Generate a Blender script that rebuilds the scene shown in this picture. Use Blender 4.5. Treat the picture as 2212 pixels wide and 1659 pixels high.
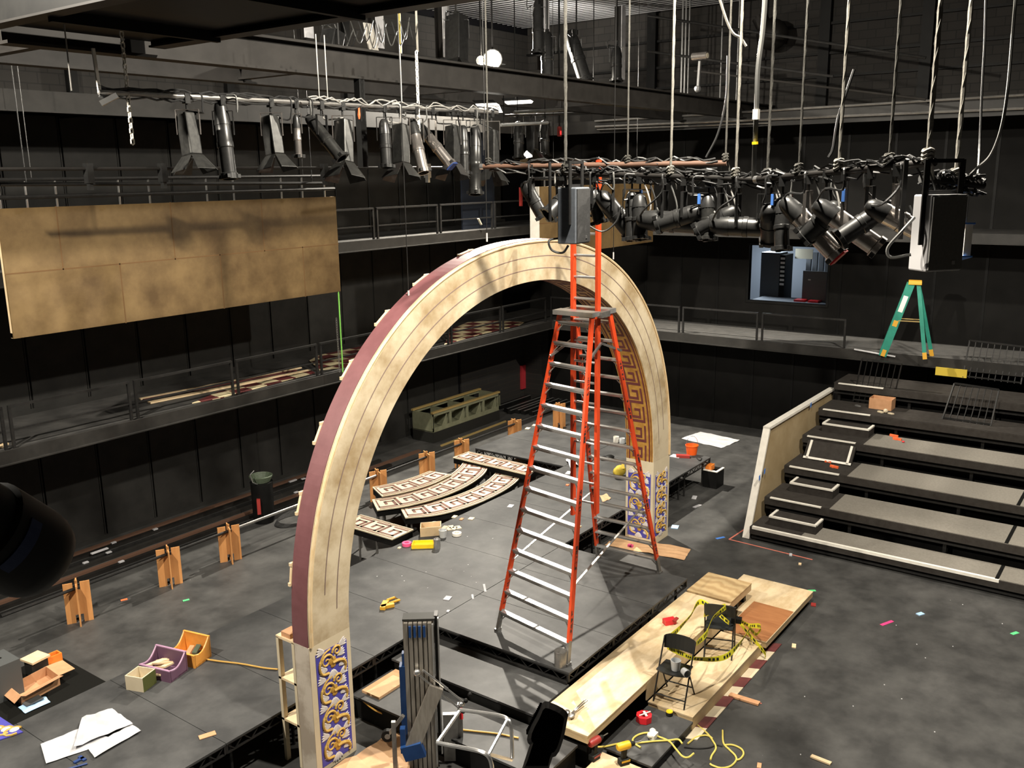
import bpy, bmesh, math, random
from mathutils import Vector, Matrix
random.seed(11)
for o in list(bpy.data.objects): bpy.data.objects.remove(o)
SC = bpy.context.scene
COL = SC.collection
V = Vector
PI = math.pi
# ------------------------------------------------------------------ camera
FPX, CX, CY = 1993.36, 1106.0, 829.5
YAW, PITCH, ROLL = math.radians(36.3373), math.radians(12.755), math.radians(-0.82254)
HC = 7.08                                      # eye height above the auditorium floor, metres
cF = V((math.cos(YAW)*math.cos(PITCH), math.sin(YAW)*math.cos(PITCH), -math.sin(PITCH)))
_r = V((math.sin(YAW), -math.cos(YAW), 0)); _u = _r.cross(cF)
cR = _r*math.cos(ROLL) + _u*math.sin(ROLL)
cU = _u*math.cos(ROLL) - _r*math.sin(ROLL)
EYE = V((0, 0, HC))
cam_d = bpy.data.cameras.new('camera'); cam = bpy.data.objects.new('camera', cam_d); COL.objects.link(cam)
cam_d.sensor_fit = 'HORIZONTAL'; cam_d.sensor_width = 36.0; cam_d.lens = FPX/2212.0*36.0
cam_d.clip_start = 0.05; cam_d.clip_end = 200
cam.matrix_world = Matrix(((cR.x, cU.x, -cF.x, 0), (cR.y, cU.y, -cF.y, 0), (cR.z, cU.z, -cF.z, HC), (0, 0, 0, 1)))
SC.camera = cam
vs = SC.view_settings
vs.view_transform = 'Standard'; vs.look = 'None'; vs.gamma = 1.0; vs.exposure = 0.0; vs.use_curve_mapping = False
# ------------------------------------------------------------------ world and lights
W = bpy.data.worlds.new('world'); SC.world = W; W.use_nodes = True
W.node_tree.nodes['Background'].inputs[0].default_value = (1.0, 0.86, 0.68, 1)
W.node_tree.nodes['Background'].inputs[1].default_value = 0.016
def spot(name, loc, aim, watts, cone=150, col=(1, .92, .79), r=.12, blend=.6):
    d = bpy.data.lights.new(name, 'SPOT'); d.energy = watts; d.spot_size = math.radians(cone); d.spot_blend = blend
    d.color = col; d.shadow_soft_size = r
    o = bpy.data.objects.new(name, d); COL.objects.link(o); o.location = loc
    o.rotation_euler = (V(aim)-V(loc)).to_track_quat('-Z', 'Y').to_euler(); return o
KEY = V((19.0, 14.45, 9.86))
spot('work_light_beam', KEY, (12, 6, 0), 11500, 150)
pl = bpy.data.lights.new('work_light_spill', 'POINT'); pl.energy = 220; pl.color = (1, .92, .8); pl.shadow_soft_size = .15
plo = bpy.data.objects.new('work_light_spill', pl); COL.objects.link(plo); plo.location = KEY
spot('catwalk_work_light_back', (0.8, 10.2, 10.4), (9, 8.5, 1), 6800, 140)
spot('catwalk_work_light_front', (7.6, 3.4, 11.0), (10.8, 7, 0), 6200, 150, r=.16)
spot('catwalk_work_light_house', (15.0, 1.2, 11.0), (15, 6, 0), 3900, 140)
spot('slat_fill_light', (21.0, 13.9, 10.2), (22, 15.5, 11.5), 420, 160, col=(1, .95, .85), r=.2)  # added lamp with no fitting of its own, brightens the ceiling slats

# ------------------------------------------------------------------ pixel rays -> points on known planes of the room
def ray(px, py): return (cF*FPX + cR*(px-CX) - cU*(py-CY)).normalized()
def atz(px, py, z): d = ray(px, py); return EYE + d*((z-HC)/d.z)
def atx(px, py, x): d = ray(px, py); return EYE + d*(x/d.x)
def aty(px, py, y): d = ray(px, py); return EYE + d*(y/d.y)
def atd(px, py, dist): return EYE + ray(px, py)*dist
def aimv(r, dn, fw=0.0): return (cR*r - cU*dn + cF*fw).normalized()

# ------------------------------------------------------------------ materials
MATS = {}
def mat(name, c1, c2=None, scale=3.0, rough=.6, metal=0.0, detail=4.0, lo=.35, hi=.65, bump=0.0, bscale=None, specks=None, kind='noise', stretch=(1, 1, 1), emit=None, spec=.5, alpha=None):
    m = bpy.data.materials.new(name); m.use_nodes = True; nt = m.node_tree; N = nt.nodes; L = nt.links
    b = N['Principled BSDF']; b.inputs['Roughness'].default_value = rough; b.inputs['Metallic'].default_value = metal
    b.inputs['Specular IOR Level'].default_value = spec
    if emit:
        b.inputs['Emission Color'].default_value = (*emit[:3], 1); b.inputs['Emission Strength'].default_value = emit[3]
    b.inputs['Base Color'].default_value = (*c1, 1)
    tc = N.new('ShaderNodeTexCoord'); mp = N.new('ShaderNodeMapping'); mp.inputs['Scale'].default_value = stretch
    geo = N.new('ShaderNodeNewGeometry')
    L.new(geo.outputs['Position'], mp.inputs['Vector'])
    src = None
    if c2:
        if kind == 'wave':
            t = N.new('ShaderNodeTexWave'); t.inputs['Scale'].default_value = scale; t.inputs['Distortion'].default_value = 9; t.inputs['Detail'].default_value = detail; t.inputs['Detail Scale'].default_value = .6
        else:
            t = N.new('ShaderNodeTexNoise'); t.inputs['Scale'].default_value = scale; t.inputs['Detail'].default_value = detail; t.inputs['Roughness'].default_value = .62
        L.new(mp.outputs[0], t.inputs['Vector'])
        r = N.new('ShaderNodeValToRGB'); r.color_ramp.elements[0].position = lo; r.color_ramp.elements[1].position = hi
        r.color_ramp.elements[0].color = (*c1, 1); r.color_ramp.elements[1].color = (*c2, 1)
        L.new(t.outputs['Fac'], r.inputs[0]); src = r.outputs[0]
    if specks:
        sc, sth, scol = specks
        vo = N.new('ShaderNodeTexVoronoi'); vo.inputs['Scale'].default_value = sc; L.new(geo.outputs['Position'], vo.inputs['Vector'])
        n2 = N.new('ShaderNodeTexNoise'); n2.inputs['Scale'].default_value = .9; L.new(geo.outputs['Position'], n2.inputs['Vector'])
        mu = N.new('ShaderNodeMath'); mu.operation = 'MULTIPLY'; L.new(n2.outputs['Fac'], mu.inputs[0]); mu.inputs[1].default_value = sth
        lt = N.new('ShaderNodeMath'); lt.operation = 'LESS_THAN'; L.new(vo.outputs['Distance'], lt.inputs[0]); L.new(mu.outputs[0], lt.inputs[1])
        # only some of the cells carry a speck
        se = N.new('ShaderNodeSeparateColor'); L.new(vo.outputs['Color'], se.inputs[0])
        gt = N.new('ShaderNodeMath'); gt.operation = 'GREATER_THAN'; L.new(se.outputs[0], gt.inputs[0]); gt.inputs[1].default_value = .72
        an = N.new('ShaderNodeMath'); an.operation = 'MULTIPLY'; L.new(lt.outputs[0], an.inputs[0]); L.new(gt.outputs[0], an.inputs[1])
        mx = N.new('ShaderNodeMix'); mx.data_type = 'RGBA'
        L.new(an.outputs[0], mx.inputs['Factor'])
        if src: L.new(src, mx.inputs['A'])
        else: mx.inputs['A'].default_value = (*c1, 1)
        mx.inputs['B'].default_value = (*scol, 1); src = mx.outputs['Result']
    if src: L.new(src, b.inputs['Base Color'])
    if bump:
        t = N.new('ShaderNodeTexNoise'); t.inputs['Scale'].default_value = bscale or scale*4; t.inputs['Detail'].default_value = 3
        L.new(mp.outputs[0], t.inputs['Vector'])
        bp = N.new('ShaderNodeBump'); bp.inputs['Strength'].default_value = bump; bp.inputs['Distance'].default_value = .01
        L.new(t.outputs['Fac'], bp.inputs['Height']); L.new(bp.outputs[0], b.inputs['Normal'])
    if alpha is not None:
        b.inputs['Alpha'].default_value = alpha
    MATS[name] = m; return m
def brick(name, c1, c2, cm, w, h, rough=.8, mort=.012, axes='xz'):
    m = bpy.data.materials.new(name); m.use_nodes = True; nt = m.node_tree; N = nt.nodes; L = nt.links
    b = N['Principled BSDF']; b.inputs['Roughness'].default_value = rough
    geo = N.new('ShaderNodeNewGeometry'); se = N.new('ShaderNodeSeparateXYZ'); co = N.new('ShaderNodeCombineXYZ')
    L.new(geo.outputs['Position'], se.inputs[0])
    L.new(se.outputs['X' if axes[0] == 'x' else 'Y'], co.inputs[0]); L.new(se.outputs['Z' if axes[1] == 'z' else 'Y'], co.inputs[1])
    t = N.new('ShaderNodeTexBrick'); t.inputs['Scale'].default_value = 1; t.inputs['Brick Width'].default_value = w; t.inputs['Row Height'].default_value = h
    t.inputs['Mortar Size'].default_value = mort; t.inputs['Color1'].default_value = (*c1, 1); t.inputs['Color2'].default_value = (*c2, 1); t.inputs['Mortar'].default_value = (*cm, 1)
    L.new(co.outputs[0], t.inputs['Vector']); L.new(t.outputs['Color'], b.inputs['Base Color'])
    MATS[name] = m; return m
M = MATS
mat('floor_black', (.030, .0298, .029), (.078, .077, .074), 1.6, .52, lo=.36, hi=.72, detail=9, bump=.12, bscale=9, specks=(3.2, .045, (.26, .26, .25)), spec=0.4)
mat('deck_black', (.036, .0365, .037), (.078, .078, .077), 1.9, .56, lo=.38, hi=.75, detail=9, bump=.12, bscale=11, specks=(3.6, .045, (.32, .32, .30)), spec=.28)
mat('edge_black', (.005, .005, .005), (.009, .009, .0085), 4, .5, spec=0.15)
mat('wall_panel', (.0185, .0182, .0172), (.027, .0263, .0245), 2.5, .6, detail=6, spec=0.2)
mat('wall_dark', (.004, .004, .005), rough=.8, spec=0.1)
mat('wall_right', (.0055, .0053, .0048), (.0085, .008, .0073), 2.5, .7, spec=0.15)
brick('wall_block', (.018, .016, .0138), (.022, .0198, .017), (.0095, .0085, .0075), .40, .20)
brick('wall_block_right', (.016, .014, .012), (.025, .022, .019), (.008, .007, .006), .40, .20, axes='yz')
brick('wall_brick_black', (.016, .015, .014), (.02, .019, .018), (.034, .026, .018), 1.1, .16, mort=.008)
mat('ceiling_black', (.006, .006, .006), rough=.8, spec=0.1)
mat('slat', (.38, .38, .39), rough=.5, metal=.3)
mat('gallery_carpet', (.075, .073, .07), (.10, .097, .092), 5, .9, detail=6, bump=.2, bscale=60, spec=0.2)
mat('gallery_deck', (.030, .029, .028), (.055, .053, .05), 3, .7, detail=6, spec=0.3)
mat('riser_carpet', (.17, .157, .135), (.205, .19, .163), 25, .95, bump=.3, bscale=120, spec=0.2)
mat('riser_black', (.028, .024, .021), (.038, .034, .03), 8, .85, spec=0.2)
mat('fascia', (.016, .0153, .014), (.024, .0225, .0205), 4, .5, spec=0.3)
mat('black_steel', (.014, .014, .014), (.022, .021, .02), 12, .45, metal=.3, spec=0.35)
mat('beam_steel', (.012, .011, .010), (.020, .018, .0165), 3, .5, metal=.2, spec=0.3)
mat('beam_grey', (.015, .0135, .012), (.022, .020, .018), 3, .5, metal=.2, spec=0.25)
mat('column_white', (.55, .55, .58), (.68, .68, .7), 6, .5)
mat('fixture_black', (.022, .022, .022), (.034, .034, .033), 14, .34, metal=.4)
mat('fixture_grey', (.030, .030, .029), (.05, .05, .047), 14, .32, metal=.6)
mat('fixture_silver', (.36, .33, .31), (.46, .43, .40), 10, .24, metal=.85)
mat('bare_metal', (.55, .55, .55), (.66, .66, .65), 9, .28, metal=.9)
mat('aluminium', (.42, .42, .415), (.52, .52, .51), 7, .36, metal=.75)
mat('dull_metal', (.26, .25, .24), (.34, .33, .31), 9, .38, metal=.8)
mat('mast_metal', (.36, .325, .28), (.48, .44, .385), 5, .36, metal=.75, stretch=(6, 6, .5))
mat('ladder_orange', (.50, .046, .011), (.58, .062, .015), 6, .45, stretch=(4, 4, 1), spec=.35)
mat('ladder_dark', (.05, .045, .04), rough=.6)
mat('ladder_green', (.015, .19, .135), (.02, .24, .17), 6, .5)
mat('ladder_yellow', (.62, .33, .03), rough=.5)
mat('cream', (.31, .225, .12), (.56, .475, .335), 1.7, .6, lo=.34, hi=.60, detail=9, stretch=(1, 1, 1))
mat('cream_plain', (.56, .475, .33), (.62, .535, .38), 3, .6)
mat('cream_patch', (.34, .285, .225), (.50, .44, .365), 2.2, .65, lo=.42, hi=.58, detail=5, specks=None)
mat('bead_tan', (.62, .45, .24), (.72, .57, .36), 6, .5)
mat('purple_line', (.20, .14, .12), rough=.7)
mat('burgundy', (.135, .050, .054), (.160, .062, .067), 5, .55)
mat('key_burgundy', (.10, .022, .022), (.13, .03, .028), 9, .6)
mat('key_brown', (.10, .030, .018), (.13, .042, .026), 9, .6)
mat('gold', (.36, .17, .028), (.56, .31, .07), 7, .42, metal=.25, detail=8)
mat('gold_scroll', (.50, .30, .055), (.60, .40, .11), 16, .5)
mat('gold_dark', (.40, .21, .03), (.50, .29, .05), 16, .5)
mat('panel_blue', (.055, .05, .31), (.07, .065, .37), 7, .6)
mat('leaf_white', (.52, .48, .47), (.68, .64, .62), 14, .6)
mat('plywood', (.50, .37, .21), (.66, .53, .345), 2.2, .55, lo=.38, hi=.62, detail=8, stretch=(1, 2.2, 1))
mat('plywood_grain', (.40, .27, .13), (.52, .38, .20), 1.6, .55, kind='wave', lo=.1, hi=.9, stretch=(1.0, 2.2, 1))
mat('plywood_edge', (.50, .36, .19), (.60, .45, .26), 6, .6, stretch=(1, 1, 12))
mat('wood_red', (.27, .105, .038), (.35, .15, .058), 2.2, .5, stretch=(6, 1, 1))
mat('stand_wood', (.46, .205, .066), (.56, .27, .095), 5, .55, stretch=(2, 2, .4))
mat('pale_wood', (.66, .50, .30), (.74, .58, .37), 6, .6)
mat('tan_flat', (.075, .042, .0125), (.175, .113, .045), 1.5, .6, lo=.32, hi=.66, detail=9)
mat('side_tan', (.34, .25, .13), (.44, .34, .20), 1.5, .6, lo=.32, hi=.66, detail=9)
mat('flat_seam', (.12, .062, .02), rough=.8)
mat('kraft', (.44, .26, .135), (.52, .32, .17), 4, .75)
mat('cardboard', (.47, .245, .12), (.54, .29, .15), 8, .75)
mat('paper', (.40, .40, .42), (.50, .50, .52), 3, .8)
mat('paper_grey', (.42, .42, .43), (.52, .52, .53), 4, .8)
mat('white_edge', (.70, .67, .60), (.78, .75, .68), 9, .6)
mat('orange_plastic', (.85, .115, .012), rough=.4)
mat('orange_bin', (.78, .22, .03), rough=.45)
mat('purple_tub', (.125, .062, .105), (.145, .075, .12), 7, .5)
mat('purple_edge', (.34, .20, .30), rough=.5)
mat('tub_orange', (.62, .26, .045), (.70, .31, .06), 7, .45)
mat('tub_dark', (.028, .022, .022), rough=.6)
mat('olive', (.075, .085, .02), rough=.6)
mat('yellow_plastic', (.85, .60, .02), rough=.35)
mat('yellow_cord', (.58, .47, .10), (.66, .54, .13), 9, .5)
mat('orange_cord', (.62, .36, .08), rough=.5)
mat('black_cord', (.02, .02, .02), rough=.5)
mat('grey_cord', (.10, .10, .095), rough=.5)
mat('white_cord', (.32, .31, .29), rough=.5)
mat('rope', (.030, .0285, .024), (.055, .052, .044), 60, .85)
mat('rope_light', (.13, .122, .105), (.19, .18, .155), 60, .8)
mat('red_plastic', (.70, .02, .03), rough=.35)
mat('red_dark', (.30, .03, .025), rough=.45)
mat('pink', (.85, .10, .26), rough=.45)
mat('blue_lift', (.007, .035, .125), (.010, .045, .15), 6, .4)
mat('blue_tape', (.06, .20, .62), rough=.7)
mat('blue_paper', (.36, .55, .78), rough=.8)
mat('green_tape', (.10, .62, .22), rough=.6)
mat('green_rope', (.22, .62, .10), rough=.6)
mat('orange_tape', (.90, .16, .05), rough=.6)
mat('pink_tape', (.85, .05, .22), rough=.6)
mat('salmon_tape', (.60, .17, .12), rough=.7)
mat('stripe_orange', (.50, .046, .011), (.02, .015, .015), 9, .5, lo=.46, hi=.54, stretch=(1, 1, 3))
mat('caution_yellow', (.72, .66, .03), rough=.45)
mat('print_black', (.01, .01, .01), rough=.6)
mat('chair_black', (.022, .024, .024), rough=.35, metal=.2)
mat('speaker_grey', (.105, .118, .138), (.125, .14, .16), 30, .6)
mat('speaker_light', (.36, .355, .36), rough=.6)
mat('grille', (.03, .03, .03), (.045, .045, .045), 60, .55)
mat('speaker_dark', (.17, .165, .155), (.20, .195, .18), 60, .6)
mat('near_black', (.0035, .0035, .0035), rough=.7, spec=.15)
mat('near_barrel', (.010, .0095, .008), rough=.6, spec=.3)
mat('label_blue', (.02, .045, .16), rough=.5)
mat('label_white', (.75, .75, .72), rough=.6)
mat('fire_red', (.42, .03, .04), rough=.5)
mat('olive_frame', (.15, .155, .095), (.19, .195, .125), 5, .6)
mat('olive_rail', (.33, .235, .085), rough=.6)
mat('case_dark', (.018, .018, .016), rough=.6, spec=0.2)
mat('rust', (.10, .05, .03), rough=.7)
mat('shade_black', (.006, .006, .005), rough=.9, spec=0.1)
mat('grey_box', (.07, .074, .074), rough=.6)
mat('plastic_clear', (.55, .57, .58), rough=.3)
mat('drill_yellow', (.72, .42, .02), rough=.45)
mat('tool_green', (.06, .08, .05), rough=.6)
mat('yellow_pad', (.45, .33, .03), rough=.8)
mat('curtain_blue', (.008, .014, .028), rough=.9)
mat('bulb', (1, .9, .7), emit=(1, .86, .58, 60))
mat('tube_glow', (1, .95, .85), emit=(1, .95, .84, 5.0))
mat('glow_dim', (1, .95, .85), emit=(1, .95, .88, 1.6))
mat('led_red', (.8, .02, .02), emit=(1, .03, .03, 2.0))
mat('booth_wall', (.12, .13, .15), rough=.7)
mat('booth_dark', (.085, .09, .10), rough=.5)
mat('beige', (.52, .47, .36), rough=.7)
g = bpy.data.materials.new('glass'); g.use_nodes = True; MATS['glass'] = g
gb = g.node_tree.nodes['Principled BSDF']; gb.inputs['Base Color'].default_value = (1, 1, 1, 1); gb.inputs['Roughness'].default_value = .02; gb.inputs['Transmission Weight'].default_value = 1.0; gb.inputs['IOR'].default_value = 1.02
g2_ = bpy.data.materials.new('checker'); g2_.use_nodes = True; MATS['checker'] = g2_
def _checker(m):
    N = m.node_tree.nodes; L = m.node_tree.links; b = N['Principled BSDF']; b.inputs['Roughness'].default_value = .6
    geo = N.new('ShaderNodeNewGeometry'); mp = N.new('ShaderNodeMapping'); mp.inputs['Rotation'].default_value = (0, 0, .12)
    t = N.new('ShaderNodeTexChecker'); t.inputs['Scale'].default_value = 2.45; t.inputs['Color1'].default_value = (.62, .53, .33, 1); t.inputs['Color2'].default_value = (.115, .022, .022, 1)
    mp.inputs['Location'].default_value = (.05, .06, .1037)
    L.new(geo.outputs['Position'], mp.inputs[0]); L.new(mp.outputs[0], t.inputs['Vector']); L.new(t.outputs['Color'], b.inputs['Base Color'])
_checker(g2_)

# ------------------------------------------------------------------ mesh builder
def frame_from(p, q):
    d = (q-p); L = d.length; z = d/L if L > 1e-9 else V((0, 0, 1))
    a = V((0, 0, 1)) if abs(z.z) < .95 else V((1, 0, 0))
    x = a.cross(z).normalized(); y = z.cross(x)
    return x, y, z, L
class MB:
    def __init__(s): s.v = []; s.f = []; s.mi = []
    def use(s, m): s.mi.append((len(s.f), m)); return s
    def join(s, o, m): s.use(m); return s.add(o.v, o.f)
    def add(s, vs, fs):
        k = len(s.v); s.v += [V(a) for a in vs]; s.f += [tuple(i+k for i in f) for f in fs]; return s
    def bx(s, x0, y0, z0, x1, y1, z1):
        return s.add([(x0, y0, z0), (x1, y0, z0), (x1, y1, z0), (x0, y1, z0), (x0, y0, z1), (x1, y0, z1), (x1, y1, z1), (x0, y1, z1)],
                     [(0, 3, 2, 1), (4, 5, 6, 7), (0, 1, 5, 4), (1, 2, 6, 5), (2, 3, 7, 6), (3, 0, 4, 7)])
    def obox(s, c, ax, ay, az):                       # centre and three half-axis vectors
        c, ax, ay, az = V(c), V(ax), V(ay), V(az); vs = []
        for k in (-1, 1):
            for i, j in ((-1, -1), (1, -1), (1, 1), (-1, 1)): vs.append(c+ax*i+ay*j+az*k)
        return s.add(vs, [(0, 3, 2, 1), (4, 5, 6, 7), (0, 1, 5, 4), (1, 2, 6, 5), (2, 3, 7, 6), (3, 0, 4, 7)])
    def bar(s, p, q, w, h, up=None):                  # box beam from p to q, w across, h along up
        p, q = V(p), V(q); d = q-p; L = d.length; z = d/L; u = V(up) if up else (V((0, 0, 1)) if abs(z.z) < .95 else V((0, 1, 0)))
        x = u.cross(z).normalized(); y = z.cross(x)
        return s.obox((p+q)/2, x*w/2, y*h/2, z*L/2)
    def cyl(s, p, q, r, r2=None, n=10, caps=True):
        p, q = V(p), V(q); x, y, z, L = frame_from(p, q); r2 = r if r2 is None else r2; k = len(s.v)
        for c, rr in ((p, r), (q, r2)):
            for i in range(n):
                a = 2*PI*i/n; s.v.append(c+x*(math.cos(a)*rr)+y*(math.sin(a)*rr))
        for i in range(n):
            j = (i+1) % n; s.f.append((k+i, k+j, k+n+j, k+n+i))
        if caps: s.f.append(tuple(k+n-1-i for i in range(n))); s.f.append(tuple(k+n+i for i in range(n)))
        return s
    def lathe(s, p, ax, prof, n=14, cap=True):        # profile [(dist along axis, radius)]
        p, ax = V(p), V(ax).normalized(); x, y, z, L = frame_from(p, p+ax); k = len(s.v)
        for t, r in prof:
            for i in range(n):
                a = 2*PI*i/n; s.v.append(p+z*t+x*(math.cos(a)*r)+y*(math.sin(a)*r))
        for m in range(len(prof)-1):
            for i in range(n):
                j = (i+1) % n; s.f.append((k+m*n+i, k+m*n+j, k+(m+1)*n+j, k+(m+1)*n+i))
        if cap:
            s.f.append(tuple(k+n-1-i for i in range(n))); e = k+(len(prof)-1)*n; s.f.append(tuple(e+i for i in range(n)))
        return s
    def tube(s, pts, r, n=6, closed=False):
        pts = [V(p) for p in pts]; k = len(s.v); m = len(pts); prev = None
        for i, p in enumerate(pts):
            a = pts[i-1] if i > 0 else (pts[-1] if closed else p); b = pts[(i+1) % m] if (i < m-1 or closed) else p
            t = (b-a).normalized()
            if prev is None:
                u = V((0, 0, 1)) if abs(t.z) < .9 else V((1, 0, 0)); x = u.cross(t).normalized()
            else:
                x = (prev - t*prev.dot(t)); x = x.normalized() if x.length > 1e-6 else V((1, 0, 0))
            prev = x; y = t.cross(x); rr = r[i] if isinstance(r, (list, tuple)) else r
            for j in range(n):
                an = 2*PI*j/n; s.v.append(p+x*(math.cos(an)*rr)+y*(math.sin(an)*rr))
        for i in range(m if closed else m-1):
            for j in range(n):
                a = k+i*n+j; b = k+i*n+(j+1) % n; c = k+((i+1) % m)*n+(j+1) % n; d = k+((i+1) % m)*n+j; s.f.append((a, b, c, d))
        if not closed: s.f.append(tuple(k+n-1-j for j in range(n))); s.f.append(tuple(k+(m-1)*n+j for j in range(n)))
        return s
    def prism(s, pts, off):                           # polygon (3d points) extruded by off
        pts = [V(p) for p in pts]; off = V(off); k = len(s.v); n = len(pts); s.v += pts + [p+off for p in pts]
        s.f.append(tuple(k+n-1-i for i in range(n))); s.f.append(tuple(k+n+i for i in range(n)))
        for i in range(n):
            j = (i+1) % n; s.f.append((k+i, k+j, k+n+j, k+n+i))
        return s
    def strip(s, A, B):                               # quads between two polylines
        k = len(s.v); n = len(A); s.v += [V(p) for p in A]+[V(p) for p in B]
        for i in range(n-1): s.f.append((k+i, k+i+1, k+n+i+1, k+n+i))
        return s
    def slab(s, A, B, off):                           # strip with thickness off (vector or list of vectors)
        n = len(A); offs = [V(off)]*n if not isinstance(off, list) else off; k = len(s.v)
        s.v += [V(p) for p in A]+[V(p) for p in B]+[V(p)+o for p, o in zip(A, offs)]+[V(p)+o for p, o in zip(B, offs)]
        for i in range(n-1):
            a, b, c, d = k+i, k+n+i, k+2*n+i, k+3*n+i
            s.f += [(a, a+1, b+1, b), (c, d, d+1, c+1), (a, c, c+1, a+1), (b, b+1, d+1, d)]
        for i in (0, n-1):
            a, b, c, d = k+i, k+n+i, k+2*n+i, k+3*n+i; s.f.append((a, b, d, c))
        return s
    def ball(s, c, rx, ry=None, rz=None, n=8, m=6, R=None):
        c = V(c); ry = rx if ry is None else ry; rz = rx if rz is None else rz; k = len(s.v)
        for i in range(m+1):
            th = PI*i/m
            for j in range(n):
                a = 2*PI*j/n; p = V((rx*math.sin(th)*math.cos(a), ry*math.sin(th)*math.sin(a), rz*math.cos(th)))
                s.v.append(c+(R @ p if R else p))
        for i in range(m):
            for j in range(n): s.f.append((k+i*n+j, k+i*n+(j+1) % n, k+(i+1)*n+(j+1) % n, k+(i+1)*n+j))
        return s
    def build(s, name, m, parent=None, world=True, smooth=False, bevel=0):
        me = bpy.data.meshes.new(name); T = None
        if parent is not None and world: T = tmat(parent).inverted()
        me.from_pydata([(T @ p if T else p) for p in s.v], [], s.f)
        if not s.mi: me.validate()
        b = bmesh.new(); b.from_mesh(me); bmesh.ops.remove_doubles(b, verts=b.verts, dist=1e-6) if smooth else None
        bmesh.ops.recalc_face_normals(b, faces=b.faces); b.to_mesh(me); b.free()
        me.materials.append(MATS[m] if isinstance(m, str) else m)
        if s.mi:
            names = [m]
            for st, nm in s.mi:
                if nm not in names: names.append(nm); me.materials.append(MATS[nm])
            idx = [0]*len(s.f); k = 0; cur = 0
            for i in range(len(s.f)):
                while k < len(s.mi) and s.mi[k][0] <= i: cur = names.index(s.mi[k][1]); k += 1
                idx[i] = cur
            if len(idx) == len(me.polygons): me.polygons.foreach_set('material_index', idx)
        if smooth:
            for p in me.polygons: p.use_smooth = True
        o = bpy.data.objects.new(name, me); COL.objects.link(o)
        if smooth:
            es = o.modifiers.new('split', 'EDGE_SPLIT'); es.split_angle = math.radians(40)
        if bevel:
            bv = o.modifiers.new('bevel', 'BEVEL'); bv.width = bevel; bv.segments = 2; bv.limit_method = 'ANGLE'
        if parent is not None: o.parent = parent
        return o
def tmat(o):
    m = Matrix.Translation(o.location) @ o.rotation_euler.to_matrix().to_4x4()
    return (tmat(o.parent) @ m) if o.parent else m
def tag(o, label, cat, group=None, kind=None):
    o['label'] = label; o['category'] = cat
    if group: o['group'] = group
    if kind: o['kind'] = kind
    return o
def thing(name, label, cat, loc=(0, 0, 0), rz=0, group=None):
    o = bpy.data.objects.new(name, None); COL.objects.link(o); o.location = loc; o.rotation_euler = (0, 0, rz); o.empty_display_size = .1
    return tag(o, label, cat, group)
def solo(mb, name, m, label, cat, group=None, smooth=False, bevel=0, kind=None):
    xs = [p.x for p in mb.v]; ys = [p.y for p in mb.v]; zs = [p.z for p in mb.v]
    c = V(((min(xs)+max(xs))/2, (min(ys)+max(ys))/2, min(zs)))
    mb.v = [p-c for p in mb.v]; o = mb.build(name, m, None, smooth=smooth, bevel=bevel); o.location = c
    return tag(o, label, cat, group, kind)
def struct(mb, name, m, parent=None, smooth=False):
    o = mb.build(name, m, parent, smooth=smooth)
    if parent is None: o['kind'] = 'structure'
    return o
def dup(r, loc, rz=None, label=None, group=None):
    c = r.copy(); COL.objects.link(c); c.location = loc
    if rz is not None: c.rotation_euler = (0, 0, rz)
    if label: c['label'] = label
    if group: c['group'] = group
    for ch in list(r.children):
        d = ch.copy(); COL.objects.link(d); d.parent = c
        for g in list(ch.children):
            e = g.copy(); COL.objects.link(e); e.parent = d
    return c
def smoothpath(pts, n=6):                             # Catmull-Rom through points
    pts = [V(p) for p in pts]; out = []
    P = [pts[0]*2-pts[1]]+pts+[pts[-1]*2-pts[-2]]
    for i in range(1, len(P)-2):
        a, b, c, d = P[i-1:i+3]
        for k in range(n):
            t = k/n; out.append(.5*((2*b)+(c-a)*t+(2*a-5*b+4*c-d)*t*t+(3*b-a-3*c+d)*t**3))
    out.append(pts[-1]); return out
# ================================================================== SETTING
WL, WR = 17.1, 24.3            # left wall plane (y), right wall plane (x)
G1, G2, G3 = 2.87, 5.69, 8.47  # gallery floor levels
GY, GX = 15.0, 22.4            # gallery edges
H = .66                        # stage deck height
m = MB().bx(-4, -7, -.3, WR+3, WL+.5, 0); struct(m, 'floor', 'floor_black')
m = MB().bx(-4, WL+.05, 0, WR+.2, WL+.4, 13.2); struct(m, 'wall_backing', 'wall_dark')
def wall_panels_left(name, z0, z1, x0=-3.14, x1=23.0):
    m = MB(); x = x0
    while x < x1-.2:
        m.bx(x+.035, WL, z0, min(x+1.13, x1)-.035, WL+.06, z1); m.bx(x-.012, WL+.02, z0, x+.012, WL+.06, z1)
        x += 1.13
    m.bx(x0, WL-.008, z0-.001, x1, WL+.05, z0+.09)
    return m
OX = 9.29-1.13*11
struct(wall_panels_left('a', 0, 2.62, OX, 20.7), 'wall_left', 'wall_panel')
struct(wall_panels_left('b', G1, 5.42, OX), 'wall_left_gallery', 'wall_panel')
struct(wall_panels_left('c', G2, 8.25, OX), 'wall_left_upper', 'wall_panel')
m = MB().bx(20.7, WL, 0, WR, WL+.06, 2.62).bx(23.9, 16.4, 0, WR, WL, 2.62); struct(m, 'wall_corner', 'wall_brick_black')
m = MB().bx(-4, WL-.02, G3, WR, WL+.06, 11.2)
struct(m, 'wall_left_top', 'wall_block')
m = MB()
for x in (6.1, 9.6, 13.1, 16.6, 20.1): m.bx(x-.09, WL-.14, G3, x+.09, WL-.02, 11.2)
struct(m, 'trim_wall_columns', 'edge_black')
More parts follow.
